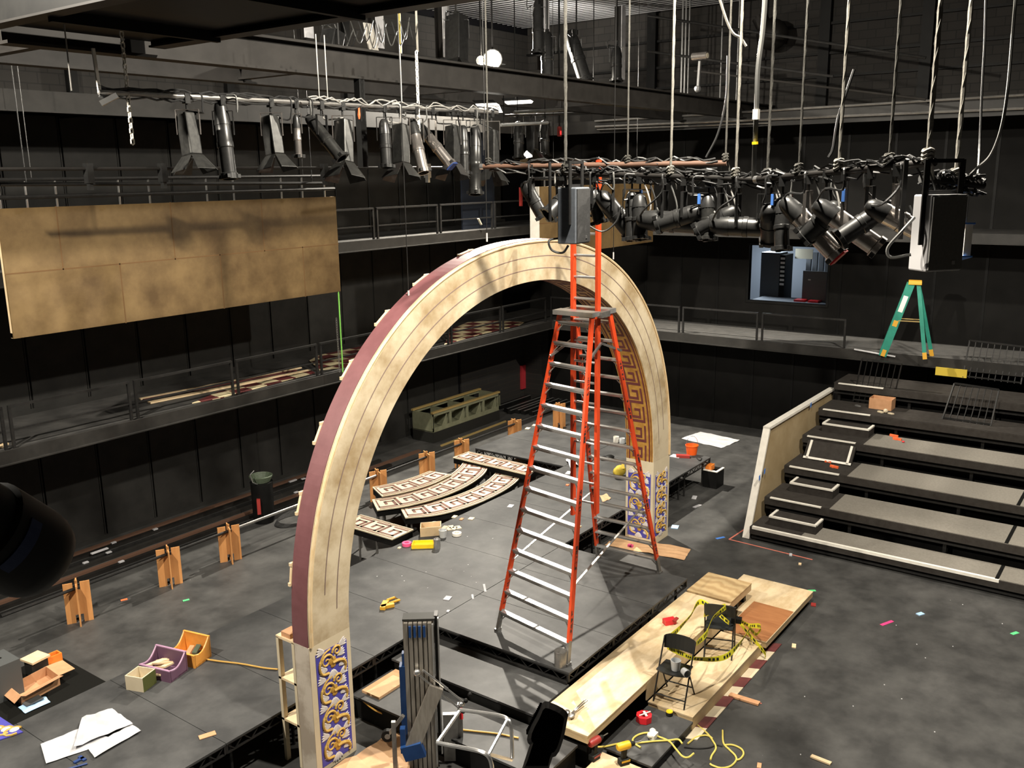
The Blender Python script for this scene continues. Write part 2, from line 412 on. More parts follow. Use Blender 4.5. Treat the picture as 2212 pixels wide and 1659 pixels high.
# right wall with the control-booth opening
wy0, wy1, wz0, wz1 = 7.60, 9.74, 3.63, 5.13
m = MB(); y = WL
def rw(y0, y1, z0, z1): m.bx(WR, y0, z0, WR+.12, y1, z1)
rw(-7, WL, 0, 2.62); rw(-7, wy0, G1, 5.42); rw(wy1, WL, G1, 5.42); rw(wy0, wy1, G1, wz0); rw(wy0, wy1, wz1, 5.42); rw(-7, WL, G2, 8.25); rw(-7, WL, 2.62, G1); rw(-7, WL, 5.42, G2); rw(-7, WL, 8.25, G3)
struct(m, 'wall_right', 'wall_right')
m = MB(); y = 16.3
while y > -6:
    for z0, z1 in ((0, 2.62), (G1, 5.42), (G2, 8.25)):
        if not (wy0-.05 < y < wy1+.05 and z0 == G1): m.bx(WR-.02, y-.03, z0, WR, y+.03, z1)
    y -= 1.13
struct(m, 'trim_wall_battens', 'edge_black')
m = MB().bx(WR, -7, G3, WR+.12, WL, 13.2); struct(m, 'wall_right_top', 'wall_block_right')
m = MB()
for y in (3.2, 5.6, 8.0, 10.4, 12.8): m.bx(WR-.16, y-.13, G3, WR, y+.13, 13)
for z in (9.35, 9.9, 10.6): m.bx(WR-.1, -6, z, WR, WL, z+.06)
struct(m, 'trim_wall_girts', 'edge_black')
m = MB().bx(-4, -7, 13.0, WR+.2, WL+.4, 13.2); struct(m, 'ceiling', 'ceiling_black')
m = MB()
x = 11.5
while x < 24.2: m.bx(x, 2, 11.38, x+.05, WL, 11.40); x += .24
struct(m, 'trim_grid_slats', 'slat')
m = MB()
for y in (3, 5.4, 7.8, 10.2, 12.6, 15.0): m.bx(11.5, y, 11.41, 24.2, y+.08, 11.5)
struct(m, 'trim_grid_joists', 'edge_black')
# window
m = MB().bx(WR-.03, wy0-.06, wz0-.06, WR+.14, wy1+.06, wz0).bx(WR-.03, wy0-.06, wz1, WR+.14, wy1+.06, wz1+.06).bx(WR-.03, wy0-.06, wz0, WR+.14, wy0, wz1).bx(WR-.03, wy1, wz0, WR+.14, wy1+.06, wz1)
win = struct(m, 'window_1', 'edge_black'); win['label'] = 'control booth window in the right wall'
struct(MB().bx(WR+.05, wy0, wz0, WR+.062, wy1, wz1), 'window_pane', 'glass', win)
# booth interior
m = MB().bx(WR+3, 6.3, G1, WR+3.1, 11.6, 5.5).bx(WR+.12, 6.2, G1, WR+3.1, 6.3, 5.5).bx(WR+.12, 11.5, G1, WR+3.1, 11.6, 5.5).bx(WR+.12, 6.2, 5.42, WR+3.1, 11.6, 5.5).bx(WR+.12, 6.2, G1-.1, WR+3.1, 11.6, G1)
struct(m, 'wall_booth', 'booth_wall')
la = bpy.data.lights.new('booth_light', 'AREA'); la.energy = 150; la.size = .5; la.color = (.80, .92, 1)
lo = bpy.data.objects.new('booth_light', la); COL.objects.link(lo); lo.location = (WR+1.5, 10.0, 5.35)

def gallery(name, z, xa=-4, full=True, th=.20):
    m = MB().bx(xa, GY, z-.06, WR, WL, z)
    g = struct(m, name, 'gallery_deck')
    m = MB().bx(GX, -7, z-.06, WR, GY, z); struct(m, 'walkway', 'gallery_carpet' if z < 4 else 'gallery_deck', g)
    m = MB().bx(xa, GY-.05, z-th, GX-.05, GY, z+.012).bx(xa, GY-.10, z-th-.02, GX-.1, GY+.02, z-th).bx(GX-.05, -7, z-th, GX, GY, z+.012).bx(GX-.10, -7, z-th-.02, GX+.02, GY-.05, z-th)
    struct(m, 'fascia', 'fascia', g)
    m = MB()
    x = 0.3
    while x < 24: m.bx(x, GY, z-.26, x+.1, WL, z-.06); x += 2.26
    struct(m, 'joists', 'edge_black', g)
    return g
gallery('gallery_lower', G1); gallery('gallery_middle', G2); gallery('gallery_upper', G3, th=.30)

# guard rails: one module of two posts, top and middle rail
def rail_module(L, axis, loc, label, group):
    t = thing('guard_rail', label, 'railing', loc, 0, group)
    e = (lambda a: (a, 0)) if axis == 'x' else (lambda a: (0, a))
    def P(a, z): q = e(a); return V((q[0], q[1], z))
    for a in (0, L): MB().bar(P(a, 0), P(a, .68), .045, .045, up=(1, 0, 0)).build('post', 'black_steel', t, world=False)
    MB().bar(P(-.02, .69), P(L+.02, .69), .05, .04).build('top_rail', 'black_steel', t, world=False)
    MB().bar(P(0, .30), P(L, .30), .028, .028).build('middle_rail', 'black_steel', t, world=False)
    return t
r0 = rail_module(2.08, 'x', (6.80-2.21*3, GY+.03, G1+.012), 'black guard rail panel along the lower left gallery edge', 'guard rails of the lower left gallery')
for k in range(1, 10): dup(r0, (6.80-2.21*3+2.21*k, GY+.03, G1+.012))
r1 = dup(r0, (13.14, GY+.03, G2+.012), label='black guard rail panel on the middle left gallery between the two hanging flats', group='guard rails of the middle left gallery')
for k in range(1, 4): dup(r1, (13.14+2.21*k, GY+.03, G2+.012))
for k in range(1, 3): dup(r1, (13.14-2.21*k, GY+.03, G2+.012), label='black guard rail panel on the middle left gallery behind the long tan flat', group='guard rails behind the long flat')
ra = rail_module(2.06, 'y', (GX+.03, 6.52, G1+.012), 'black guard rail panel on the far right gallery below the booth window', 'guard rails of the far right gallery')
for y in (8.72, 10.90, 13.0-.08): dup(ra, (GX+.03, y, G1+.012)) if y < 12.9 else None
dup(ra, (GX+.03, 12.96, G1+.012))

# ================================================================== STAGE DECKS
def deck(x0, y0, x1, y1, z, label, group, truss=True):
    t = thing('stage_deck', label, 'stage platform', ((x0+x1)/2, (y0+y1)/2, 0), 0, group)
    e = .004
    MB().bx(x0+e, y0+e, z-.028, x1-e, y1-e, z).build('deck_top', 'deck_black', t)
    m = MB(); h = .115; a, b = z-.028, z-.028-h; w = .022
    for p, q in (((x0, y0), (x1, y0)), ((x1, y0), (x1, y1)), ((x1, y1), (x0, y1)), ((x0, y1), (x0, y0))):
        P, Q = V((*p, 0)), V((*q, 0)); c = V(((x0+x1)/2, (y0+y1)/2, 0))
        ins = lambda s: s + (c-s).normalized()*.03
        P, Q = ins(P), ins(Q); d = Q-P; n = max(4, int(d.length/.13)); n += n % 2
        m.bar(P+V((0, 0, a-.008)), Q+V((0, 0, a-.008)), w, .02); m.bar(P+V((0, 0, b)), Q+V((0, 0, b)), w, .02)
        for i in range(n):
            p1 = P+d*(i/n); p2 = P+d*((i+1)/n)
            m.bar(p1+V((0, 0, b if i % 2 else a)), p2+V((0, 0, a if i % 2 else b)), .012, .012)
        m.bar(P+V((0, 0, a)), P+V((0, 0, b)), .03, .03)
    m.build('frame', 'black_steel', t)
    for x in (x0+.14, x1-.14):
        for y in (y0+.14, y1-.14): MB().cyl((x, y, 0), (x, y, z-.03), .022, n=8).build('leg', 'black_steel', t)
    return t
Y0, Y1 = 8.41, 10.86
xs = [19.15-1.222*k for k in range(17)]
for a, b in zip(xs[1:], xs[:-1]):
    under = 'left of the white arch leg' if b < 7.2 else ('between the two arch legs' if b < 15.4 else 'beyond the right arch leg')
    deck(a, Y0, b, Y1, H, 'black stage deck in the long platform row, '+under, 'stage decks '+under)
for k in range(3):
    a = 9.30+1.183*k
    lb = ['carrying the open metal can', 'the middle one of three', 'at its far end under a ladder foot'][k]
    deck(a, 5.97, a+1.183, Y0-.004, H, 'black stage deck of the jutting ladder platform, '+lb, 'stage decks under the orange ladder')
for k in range(2):
    a = 16.70+1.225*k
    deck(a, Y1+.004, a+1.225, 13.42, H, 'black stage deck jutting back, '+('next to the straight patterned tread' if k == 0 else 'nearest the far right wall'), None)
# steps down on the near side of the ladder platform
def step(x0, y0, x1, y1, z, label, h=.14, m='deck_black'):
    t = thing('step_platform', label, 'step', ((x0+x1)/2, (y0+y1)/2, 0))
    MB().bx(x0, y0, z-.03, x1, y1, z).build('tread', m, t)
    MB().bx(x0+.03, y0+.02, 0, x1-.02, y1-.02, z-.03).build('base', 'edge_black', t)
    return t
step(8.45, 5.97, 9.295, 8.38, .495, 'wide black step directly below the ladder platform edge')
step(7.66, 5.3, 8.445, 8.38, .33, 'lower black step beside the material lift mast')
m = MB().bx(7.78, 7.98, .331, 8.44, 8.30, .365); solo(m, 'plywood_offcut', 'kraft', 'brown plywood strip on the lower black step beside the blue lift', 'wood offcut')
# black ledge strip on the near edge of the ladder platform
m = MB().bx(9.262, 5.99, .50, 9.285, 8.36, .535); solo(m, 'edge_batten', 'black_steel', 'thin black batten along the foot of the ladder platform face', 'batten')

# ------------------------------------------------------------------ raw plywood stair pieces on the right
def slab_unit(name, x0, y0, x1, y1, z, th, label, mt='plywood', legs=True, cat='plywood platform'):
    t = thing(name, label, cat, ((x0+x1)/2, (y0+y1)/2, 0))
    MB().bx(x0, y0, z-.02, x1, y1, z).build('top', mt, t)
    MB().bx(x0+.004, y0+.004, z-th, x1-.004, y1-.004, z-.02).build('edge_frame', 'plywood_edge', t)
    if legs and z-th > .03:
        for x in (x0+.12, (x0+x1)/2, x1-.12):
            MB().bx(x-.04, y0+.06, 0, x+.04, y1-.06, z-th).build('block', 'edge_black', t)
    return t
slab_unit('plywood_platform', 8.46, 5.17, 12.72, 5.94, .49, .11, 'long bare plywood tread beside the ladder platform')
t = bpy.data.objects['plywood_platform']; MB().bx(9.97, 5.172, .202, 12.715, 5.19, .47).build('front_board', 'plywood', t)
slab_unit('plywood_platform', 12.74, 5.17, 13.57, 5.93, .515, .13, 'short plywood tread with swirling dark grain at the far end', 'plywood_grain')
slab_unit('plywood_platform', 9.96, 4.50, 12.33, 5.15, .20, .195, 'low plywood tread carrying the two folding chairs', legs=False)
t = slab_unit('plywood_platform', 12.36, 4.44, 14.46, 5.12, .215, .10, 'wide pale plywood slab with a red-brown stained half')
MB().bx(12.37, 4.45, .216, 13.55, 5.11, .219).build('stained_sheet', 'wood_red', t)
slab_unit('plywood_platform', 13.10, 5.121, 14.455, 5.66, .215, .10, 'narrow pale plywood slab behind the red-brown stained one')
m = MB(); k = 0; x = 9.75
while x < 12.6:
    m.use('cream_plain' if k % 2 == 0 else 'key_burgundy').prism([(x, 4.50, .002), (x+.30, 4.50, .002), (x+.36, 4.36, .002), (x+.06, 4.36, .002)], (0, 0, .014)); x += .30; k += 1
solo(m, 'checkered_strip', 'cream_plain', 'strip of cream and dark red checkered board on the floor along the low plywood tread', 'painted board')
step(8.80, 4.48, 9.93, 5.14, .16, 'small low black platform holding the drill and the red tape roll')
slab_unit('plywood_platform', 7.35, 3.7, 8.76, 5.14, .12, .11, 'bare plywood sheet at the bottom edge beside the red drill', legs=False)
# ================================================================== ARCH
AY0, AY1 = 7.80, 8.395
ZS = 1.70
AO = dict(c=11.155, a=4.634, b=4.447, n=2.2); AI = dict(c=11.145, a=3.98, b=3.85, n=2.1)
def se(p, th):
    c, s = math.cos(th), math.sin(th)
    return p['c']-p['a']*math.copysign(abs(c)**(2/p['n']), c), ZS+p['b']*abs(s)**(2/p['n'])
def dense(p, N):                                       # evenly spaced along the curve
    P = [se(p, PI*i/2400) for i in range(2401)]; Ls = [0]
    for a, b in zip(P, P[1:]): Ls.append(Ls[-1]+math.hypot(a[0]-b[0], a[1]-b[1]))
    out = []; j = 0
    for i in range(N+1):
        t = Ls[-1]*i/N
        while j < 2399 and Ls[j+1] < t: j += 1
        f = (t-Ls[j])/max(1e-9, Ls[j+1]-Ls[j]); out.append((P[j][0]+(P[j+1][0]-P[j][0])*f, P[j][1]+(P[j+1][1]-P[j][1])*f))
    return out, Ls[-1]
NA = 120
OUT, LO = dense(AO, NA); INN, LI = dense(AI, NA)
arch = thing('scenic_arch', 'tall cream and burgundy scenic archway with gold patterned underside', 'archway', (11.15, 8.1, 0))
P3 = lambda q, y: V((q[0], y, q[1]))
lerp = lambda p, q, t: (p[0]+(q[0]-p[0])*t, p[1]+(q[1]-p[1])*t)
MB().slab([P3(q, AY0) for q in OUT], [P3(q, AY0) for q in INN], (0, .02, 0)).build('front_face', 'cream', arch)
# outer rim, a touch larger than the face so that the bead sits inside it
rim = [lerp(q, p, -.012) for q, p in zip(OUT, INN)]
MB().slab([P3(q, AY0+.012) for q in rim], [P3(q, AY0+.275) for q in rim], [V((q[0]-p[0], 0, q[1]-p[1]))*.03 for q, p in zip(INN, OUT)]).build('outer_rim', 'burgundy', arch)
MB().tube([P3(lerp(q, p, .035), AY0-.008) for q, p in zip(OUT, INN)], .02, 6).build('edge_bead', 'bead_tan', arch, smooth=True)
MB().slab([P3(lerp(q, p, .085), AY0-.003) for q, p in zip(OUT, INN)], [P3(lerp(q, p, .10), AY0-.003) for q, p in zip(OUT, INN)], (0, .002, 0)).build('painted_line', 'bead_tan', arch)
for f, cut in ((.40, 5), (.70, 3)):
    A = [P3(lerp(q, p, f-.009), AY0-.004) for q, p in zip(OUT, INN)][cut:-cut]; B = [P3(lerp(q, p, f+.009), AY0-.004) for q, p in zip(OUT, INN)][cut:-cut]
    MB().slab(A, B, (0, .003, 0)).build('painted_line', 'purple_line', arch)
soffit = MB().slab([P3(q, AY0+.02) for q in INN], [P3(q, AY1) for q in INN], [V((p[0]-q[0], 0, p[1]-q[1]))*.03 for q, p in zip(INN, OUT)])
MB().slab([P3(lerp(q, p, .06), AY0+.255) for q, p in zip(OUT, INN)], [P3(lerp(q, p, .97), AY0+.255) for q, p in zip(OUT, INN)], (0, .018, 0)).build('back_face', 'plywood', arch)
MB().slab([P3(lerp(q, p, .72), AY1-.02) for q, p in zip(OUT, INN)], [P3(lerp(q, p, .97), AY1-.02) for q, p in zip(OUT, INN)], (0, .018, 0)).build('rear_rib', 'plywood', arch)
for i in (6, 13, 20, 27, 34, 41, 49):
    q, p = OUT[i], INN[i]; q2 = OUT[i+2]
    m = MB().bar(P3(lerp(q, p, -.008), AY0+.290), P3(lerp(q2, INN[i+2], -.008), AY0+.290), .03, .03, up=(0, 1, 0))
    for w in (q, q2): m.bx(w[0]-.035, AY0+.276, w[1]-.02, w[0]+.06, AY0+.31, w[1]+.02)
    m.build('rim_brace', 'pale_wood', arch)

def key_cell():                                        # one meander unit in a 1 x 1 band cell; list of (s0,t0,s1,t1) bars
    w = .135
    pts = [(0, 0), (0, 1), (.80, 1), (.80, .32), (.41, .32), (.41, .66)]
    R = []
    for (a, b), (c, d) in zip(pts, pts[1:]):
        R.append((min(a, c)-w/2*(a != c), min(b, d)-w/2*(b != d), max(a, c)+w/2*(a != c), max(b, d)+w/2*(b != d)) if False else (min(a, c)-w/2, min(b, d)-w/2, max(a, c)+w/2, max(b, d)+w/2))
    R.append((.22, -w/2, 1+w/2, w/2))
    return R
def key_band(fn, length, t0, t1, cellw, mname, target, off, borders=((.05, .09), (.91, .95)), s0=0.0, sub=3):
    """meander drawn as thin raised strips onto the target mesh; fn(s metres, t 0..1) -> (point, normal)"""
    m = MB(); n = max(1, int(round(length/cellw))); cw = length/n
    def quad(sa, ta, sb, tb):
        A = []; B = []; O = []
        for i in range(sub+1):
            s_ = sa+(sb-sa)*i/sub; s_ = min(max(s_, 0), length)
            p, nn = fn(s_+s0, ta); q, _ = fn(s_+s0, tb); A.append(p+nn*.001); B.append(q+nn*.001); O.append(nn*off)
        m.slab(A, B, O)
    for k in range(n):
        for a, b, c, d in key_cell(): quad((k+a)*cw, t0+(t1-t0)*b, (k+c)*cw, t0+(t1-t0)*d)
    N = max(8, n*3)
    for a, b in borders:
        A = []; B = []; O = []
        for i in range(N+1):
            p, nn = fn(s0+length*i/N, a); q, _ = fn(s0+length*i/N, b); A.append(p+nn*.001); B.append(q+nn*.001); O.append(nn*off)
        m.slab(A, B, O)
    target.join(m, mname)
SOFF = dense(AI, 600)[0]
def soff(s, t):
    f = min(max(s/LI*600, 0), 599.999); i = int(f); q = lerp(SOFF[i], SOFF[i+1], f-i)
    a, b = SOFF[i], SOFF[i+1]; d = V((b[0]-a[0], 0, b[1]-a[1])).normalized(); n = V((d.z, 0, -d.x))
    return V((q[0], AY0+.02+(AY1-AY0-.02)*t, q[1]))+n*0, n
key_band(soff, LI, .27, .73, .40, 'key_burgundy', soffit, .004, borders=((.035, .05), (.10, .15), (.85, .90), (.95, .965)))
soffit.build('soffit', 'gold', arch)

# pedestals with painted scroll panels
def ornament(o, u, v, w, h, n, parent, tiles):
    """o: lower-left corner, u,v: unit axes across and up, n: outward normal"""
    o, u, v, n = V(o), V(u), V(v), V(n)
    R = Matrix((u, v, n)).transposed()
    base = MB().slab([o, o+u*w], [o+v*h, o+u*w+v*h], n*.004)
    gs, gd, lw = MB(), MB(), MB(); th = h/tiles
    def leaf(L, x, y, a, ln, wd, zz=.007):
        d = R @ V((math.cos(a), math.sin(a), 0)); e = R @ V((-math.sin(a), math.cos(a), 0)); c = L(x, y, zz)
        lw.ball(c+d*w*ln*.5, w*ln*.52, w*wd, .007, 7, 4, Matrix((d, e, n)).transposed())
    for k in range(tiles):
        L = lambda x, y, zz=.006: o+u*(w*min(max(x, .02), .98))+v*(min(max(th*(k+y), .01), h-.01))+n*zz
        gs.tube(smoothpath([L(.50, .46), L(.70, .44), L(.86, .34), L(.92, .14), L(.88, -.02)], 5), [.024]*15+[.020]*5+[.010], 6)
        gs.tube(smoothpath([L(.46, 1.02), L(.26, .90), L(.12, .66), L(.10, .42), L(.18, .22), L(.38, .16)], 4), [.012]*8+[.019]*13, 6)
        for cx, cy, rr, sg in ((.32, .60, .19, 1), (.66, .80, .15, -1)):
            pts = [L(cx+sg*rr*(1-a/10)*math.cos(a), cy+rr*w/th*(1-a/10)*math.sin(a)) for a in [i*.5 for i in range(19)]]
            gs.tube(pts, [.019*(1-.5*i/18) for i in range(19)], 5)
        gd.ball(L(.51, .52, .004), w*.13, th*.15, .014, 10, 6, R); gd.ball(L(.53, .36, .004), w*.09, th*.10, .012, 8, 5, R)
        for j in range(5): leaf(L, .50, .22, -PI/2+(j-2)*.34, .26, .045)
        for sx, cx, cy in ((1, .66, .62), (1, .70, .24), (-1, .28, .98), (-1, .34, .30), (1, .72, .94)):
            for j in range(4): leaf(L, cx, cy, (.25 if sx > 0 else PI-.25)+(j-1.5)*.27, .27, .038)
        for cx, cy in ((.20, .70), (.17, .60), (.19, .50), (.78, .66), (.82, .56), (.76, .60), (.60, .66)): lw.ball(L(cx, cy, .003), w*.036, w*.036, .007, 6, 4, R)
    base.join(lw, 'leaf_white'); base.join(gs, 'gold_scroll'); base.join(gd, 'gold_dark')
    return base.build('painted_panel', 'panel_blue', parent)
lx0, lx1 = 6.515, 7.165; rx0, rx1 = 15.125, 15.79
MB().bx(lx0, AY0, 0, lx1, AY0+.26, ZS).build('left_pedestal', 'cream_plain', arch)
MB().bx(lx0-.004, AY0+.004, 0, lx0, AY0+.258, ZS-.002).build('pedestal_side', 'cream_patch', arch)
ornament((lx0+.085, AY0, .07), (1, 0, 0), (0, 0, 1), .50, 1.50, (0, -1, 0), arch, 4)
MB().bx(rx0, AY0, 0, rx1, AY1, ZS).build('right_pedestal', 'cream_plain', arch)
ornament((rx0+.085, AY0, .16), (1, 0, 0), (0, 0, 1), .50, 1.26, (0, -1, 0), arch, 4)
ornament((rx0, AY1-.05, .13), (0, -1, 0), (0, 0, 1), .49, 1.32, (-1, 0, 0), arch, 3)
# open shelf frame behind the left pedestal
fr = MB()
for x in (lx0+.03, lx1-.06):
    for y in (AY1-.045, AY0+.27): fr.bx(x-.03, y, 0, x+.03, y+.045, ZS-.02)
fo = fr.build('rear_frame', 'cream_plain', arch)
for z in (ZS-.03, 1.12, .56): MB().bx(lx0, AY0+.265, z, lx1-.04, AY1, z+.03).build('shelf', 'pale_wood', fo)
m = MB().bx(6.54, 8.16, ZS, 6.70, 8.32, ZS+.06); solo(m, 'sponge_block', 'cardboard', 'brown block resting on top of the open frame of the left arch leg', 'block')
# kraft paper under the arch legs
def sheet(name, m, pts, label, cat, z=.004, crumple=.0, th=.003, group=None, n=7):
    """paper-like sheet on a quad of floor points with a little relief"""
    a, b, c, d = [V(p) for p in pts]; mb = MB(); g = []
    for i in range(n+1):
        row = []
        for j in range(n+1):
            p = (a*(1-i/n)+b*(i/n))*(1-j/n)+(d*(1-i/n)+c*(i/n))*(j/n); row.append(p+V((0, 0, th+random.random()*crumple)))
        g.append(row)
    k = 0
    for i in range(n+1):
        for j in range(n+1): mb.v.append(g[i][j])
    for i in range(n):
        for j in range(n): q = i*(n+1)+j; mb.f.append((q, q+1, q+n+2, q+n+1))
    o = solo(mb, name, m, label, cat, group); sm = o.modifiers.new('thickness', 'SOLIDIFY'); sm.thickness = .002; sm.offset = 1
    return o
sheet('kraft_paper', 'kraft', [(6.55, 7.75, 0), (7.75, 7.65, 0), (7.55, 6.85, 0), (6.4, 6.9, 0)], 'crumpled brown kraft paper under the left arch leg', 'paper', crumple=.06)
sheet('kraft_paper', 'kraft', [tuple(atz(*q, 0)) for q in ((1306, 1178), (1340, 1160), (1492, 1188), (1478, 1212))], 'crumpled brown kraft paper under the right arch leg', 'paper', crumple=.035)

# ================================================================== PATTERNED TREADS
def tread(name, up, lo, z, label, straight=False, legs=()):
    c = sum((V(p) for p in up+lo), V((0, 0, 0)))/len(up+lo)
    t = thing(name, label, 'stair tread', (c.x, c.y, 0))
    A = [V((p.x, p.y, z)) for p in (smoothpath(up, 8) if not straight else [V(up[0]).lerp(V(up[1]), i/12) for i in range(13)])]
    B = [V((p.x, p.y, z)) for p in (smoothpath(lo, 8) if not straight else [V(lo[0]).lerp(V(lo[1]), i/12) for i in range(13)])]
    # resample both to equal arc length
    def rs(P, n=60):
        Ls = [0]
        for a, b in zip(P, P[1:]): Ls.append(Ls[-1]+(a-b).length)
        out = []; j = 0
        for i in range(n+1):
            s_ = Ls[-1]*i/n
            while j < len(Ls)-2 and Ls[j+1] < s_: j += 1
            out.append(P[j].lerp(P[j+1], (s_-Ls[j])/max(1e-9, Ls[j+1]-Ls[j])))
        return out, Ls[-1]
    A, la_ = rs(A); B, lb_ = rs(B); L = (la_+lb_)/2
    bd = MB().slab(A, B, (0, 0, -.022))
    ins = lambda P, Q: [p.lerp(q, .05) for p, q in zip(P, Q)]
    MB().slab([p-V((0, 0, .022)) for p in ins(A, B)], [p-V((0, 0, .022)) for p in ins(B, A)], (0, 0, -.13)).build('riser_frame', 'edge_black', t)
    def fn(s, q):
        f = min(max(s/L*60, 0), 59.999); i = int(f); a = A[i].lerp(A[i+1], f-i); b = B[i].lerp(B[i+1], f-i)
        return a.lerp(b, q), V((0, 0, 1))
    key_band(fn, L*.97, .215, .785, .42, 'key_brown', bd, .003, borders=((.045, .08), (.115, .135), (.865, .885), (.92, .955)), s0=L*.015)
    bd.build('tread_board', 'cream_plain', t)
    for i in (2, 20, 40, 58):
        for P, Q in ((A, B), (B, A)):
            q = P[i].lerp(Q[i], .12); MB().cyl((q.x, q.y, 0), (q.x, q.y, z-.15), .02, n=6).build('leg', 'dull_metal', t)
    return t
k_ = lambda l, z: [atz(760+x/5.183, 940+y/5.183, z) for x, y in l]
tread('curved_stair_tread', k_([(540, 810), (900, 745), (1200, 660), (1450, 550), (1580, 450), (1630, 390)], .60), k_([(600, 925), (1000, 880), (1400, 760), (1700, 620), (1860, 500), (1905, 400)], .60), .60, 'curved cream stair tread with brown key pattern, nearest the black stage platform')
tread('curved_stair_tread', k_([(225, 720), (550, 665), (850, 575), (1060, 470), (1190, 370), (1250, 300)], .66), k_([(285, 840), (640, 785), (1000, 690), (1300, 560), (1480, 430), (1545, 310)], .66), .66, 'middle one of the three curved cream key-patterned stair treads')
tread('curved_stair_tread', k_([(230, 580), (480, 530), (700, 465), (870, 400)], .70), k_([(340, 685), (620, 630), (900, 545), (1120, 440)], .70), .70, 'shortest curved cream key-patterned stair tread, beside the wooden stands')
tread('straight_stair_tread', k_([(1310, 182), (2110, 362)], .74), k_([(1130, 248), (1960, 440)], .74), .74, 'straight cream key-patterned tread at the far end of the curved ones', True)
tread('straight_stair_tread', [V((11.95, 12.5, 0)), V((11.95, 11.12, 0))], [V((11.37, 12.5, 0)), V((11.37, 11.12, 0))], .655, 'straight cream key-patterned tread next to the left arch leg and the pink tape roll', True)

# ================================================================== ORANGE LADDER
lad = thing('trestle_ladder', 'tall orange double-sided step ladder with extension standing on the stage platform', 'ladder', (11.15, 6.9, H))
FL, FR, BR, BL = V((9.71, 7.46, H)), V((9.46, 6.10, H)), V((12.78, 6.44, H)), V((12.73, 7.59, H))
TZ = 5.16
TFL, TFR = atz(1222, 671, TZ), atz(1297, 677, TZ)
TFL = V((10.98, 7.20, TZ)); TFR = V((10.90, 6.62, TZ)); TBL = V((11.38, 7.19, TZ)); TBR = V((11.34, 6.60, TZ))
for a, b in ((FL, TFL), (FR, TFR), (BR, TBR), (BL, TBL)):
    d = (b-a).normalized(); s = a+d*.30
    side = MB().bar(s, b, .035, .085, up=(1, 0, 0)).build('side_rail', 'ladder_orange', lad)
    MB().bar(a+d*.03, s+d*.02, .04, .07, up=(1, 0, 0)).bx(a.x-.05, a.y-.03, a.z, a.x+.05, a.y+.03, a.z+.035).build('foot', 'dull_metal', side)
    for f in (.12, .30, .46, .66, .8):
        c = a.lerp(b, f); MB().obox(c+V((0, -.0187, 0)), V((.024, 0, 0)), V((0, .001, 0)), d*.16).build('printed_label', 'stripe_orange', side)
def steps(L0, R0, L1, R1, sgn, n=15):
    for k in range(1, n+1):
        f = (k*.305-.02)/((L1-L0).length); a, b = L0.lerp(L1, f), R0.lerp(R1, f); 
        m = MB().bar(a, b, .085, .028, up=(0, 0, 1)).bar(a+V((sgn*.03, 0, -.015)), b+V((sgn*.03, 0, -.015)), .012, .05, up=(0, 0, 1))
        dr = (b-a).normalized()
        o = m.build('step', 'aluminium', lad)
        for p, q, s_ in ((a, L0, 1), (b, R0, -1)):
            e = p+dr*(s_*.13); dn = (L0-L1).normalized() if s_ > 0 else (R0-R1).normalized()
            MB().bar(e, p+dn*.16, .014, .014).build('step_brace', 'aluminium', o)
steps(FL, FR, TFL, TFR, -1); steps(BL, BR, TBL, TBR, 1)
MB().bx(10.84, 6.58, TZ-.02, 11.05, 7.24, TZ+.045).build('top_cap', 'aluminium', lad)
MB().bx(11.27, 6.56, TZ-.02, 11.46, 7.23, TZ+.045).build('top_cap', 'aluminium', lad)
MB().bx(11.04, 6.55, TZ-.05, 11.28, 6.62, TZ+.03).build('hinge_bracket', 'dull_metal', lad); MB().bx(11.04, 7.2, TZ-.05, 11.28, 7.26, TZ+.03).build('hinge_bracket', 'dull_metal', lad)
ext = []
for y, z0, z1 in ((7.10, 2.05, 6.55), (6.69, 2.15, 7.28)):
    ext.append(MB().bar((11.17, y, z0), (11.17, y, z1), .045, .085, up=(1, 0, 0)).build('extension_rail', 'ladder_orange', lad))
for k in range(17):
    z = 2.3+k*.305
    if z < 7.2: MB().cyl((11.17, 7.08, z), (11.17, 6.71, z), .018, n=8).build('extension_rung', 'aluminium', lad)
for z in (TZ-.55,):
    for ya, yb in ((7.2, 7.13), (6.56, 6.63)): MB().bar((10.72, ya, z-.05), (11.17, yb, z+.12), .03, .03).bar((11.62, ya, z-.05), (11.17, yb, z+.12), .03, .03).build('spreader', 'dull_metal', lad)
for (a0, b0, f), (a1, b1, g) in (((FR, TFR, .22), (BR, TBR, .30)), ((FL, TFL, .22), (BL, TBL, .30))):
    MB().bar(a0.lerp(b0, f), a1.lerp(b1, g), .03, .012).build('spreader_arm', 'dull_metal', lad)
MB().bx(12.15, 6.62, H+.62, 12.2, 6.70, H+.66).build('pink_tag', 'pink', lad)
m = MB().bar((10.12, 6.32, 2.36), (10.15, 6.62, 2.36), .07, .02); solo(m, 'wood_shim', 'pale_wood', 'small pale wood block lying on a step of the orange ladder', 'wood block')
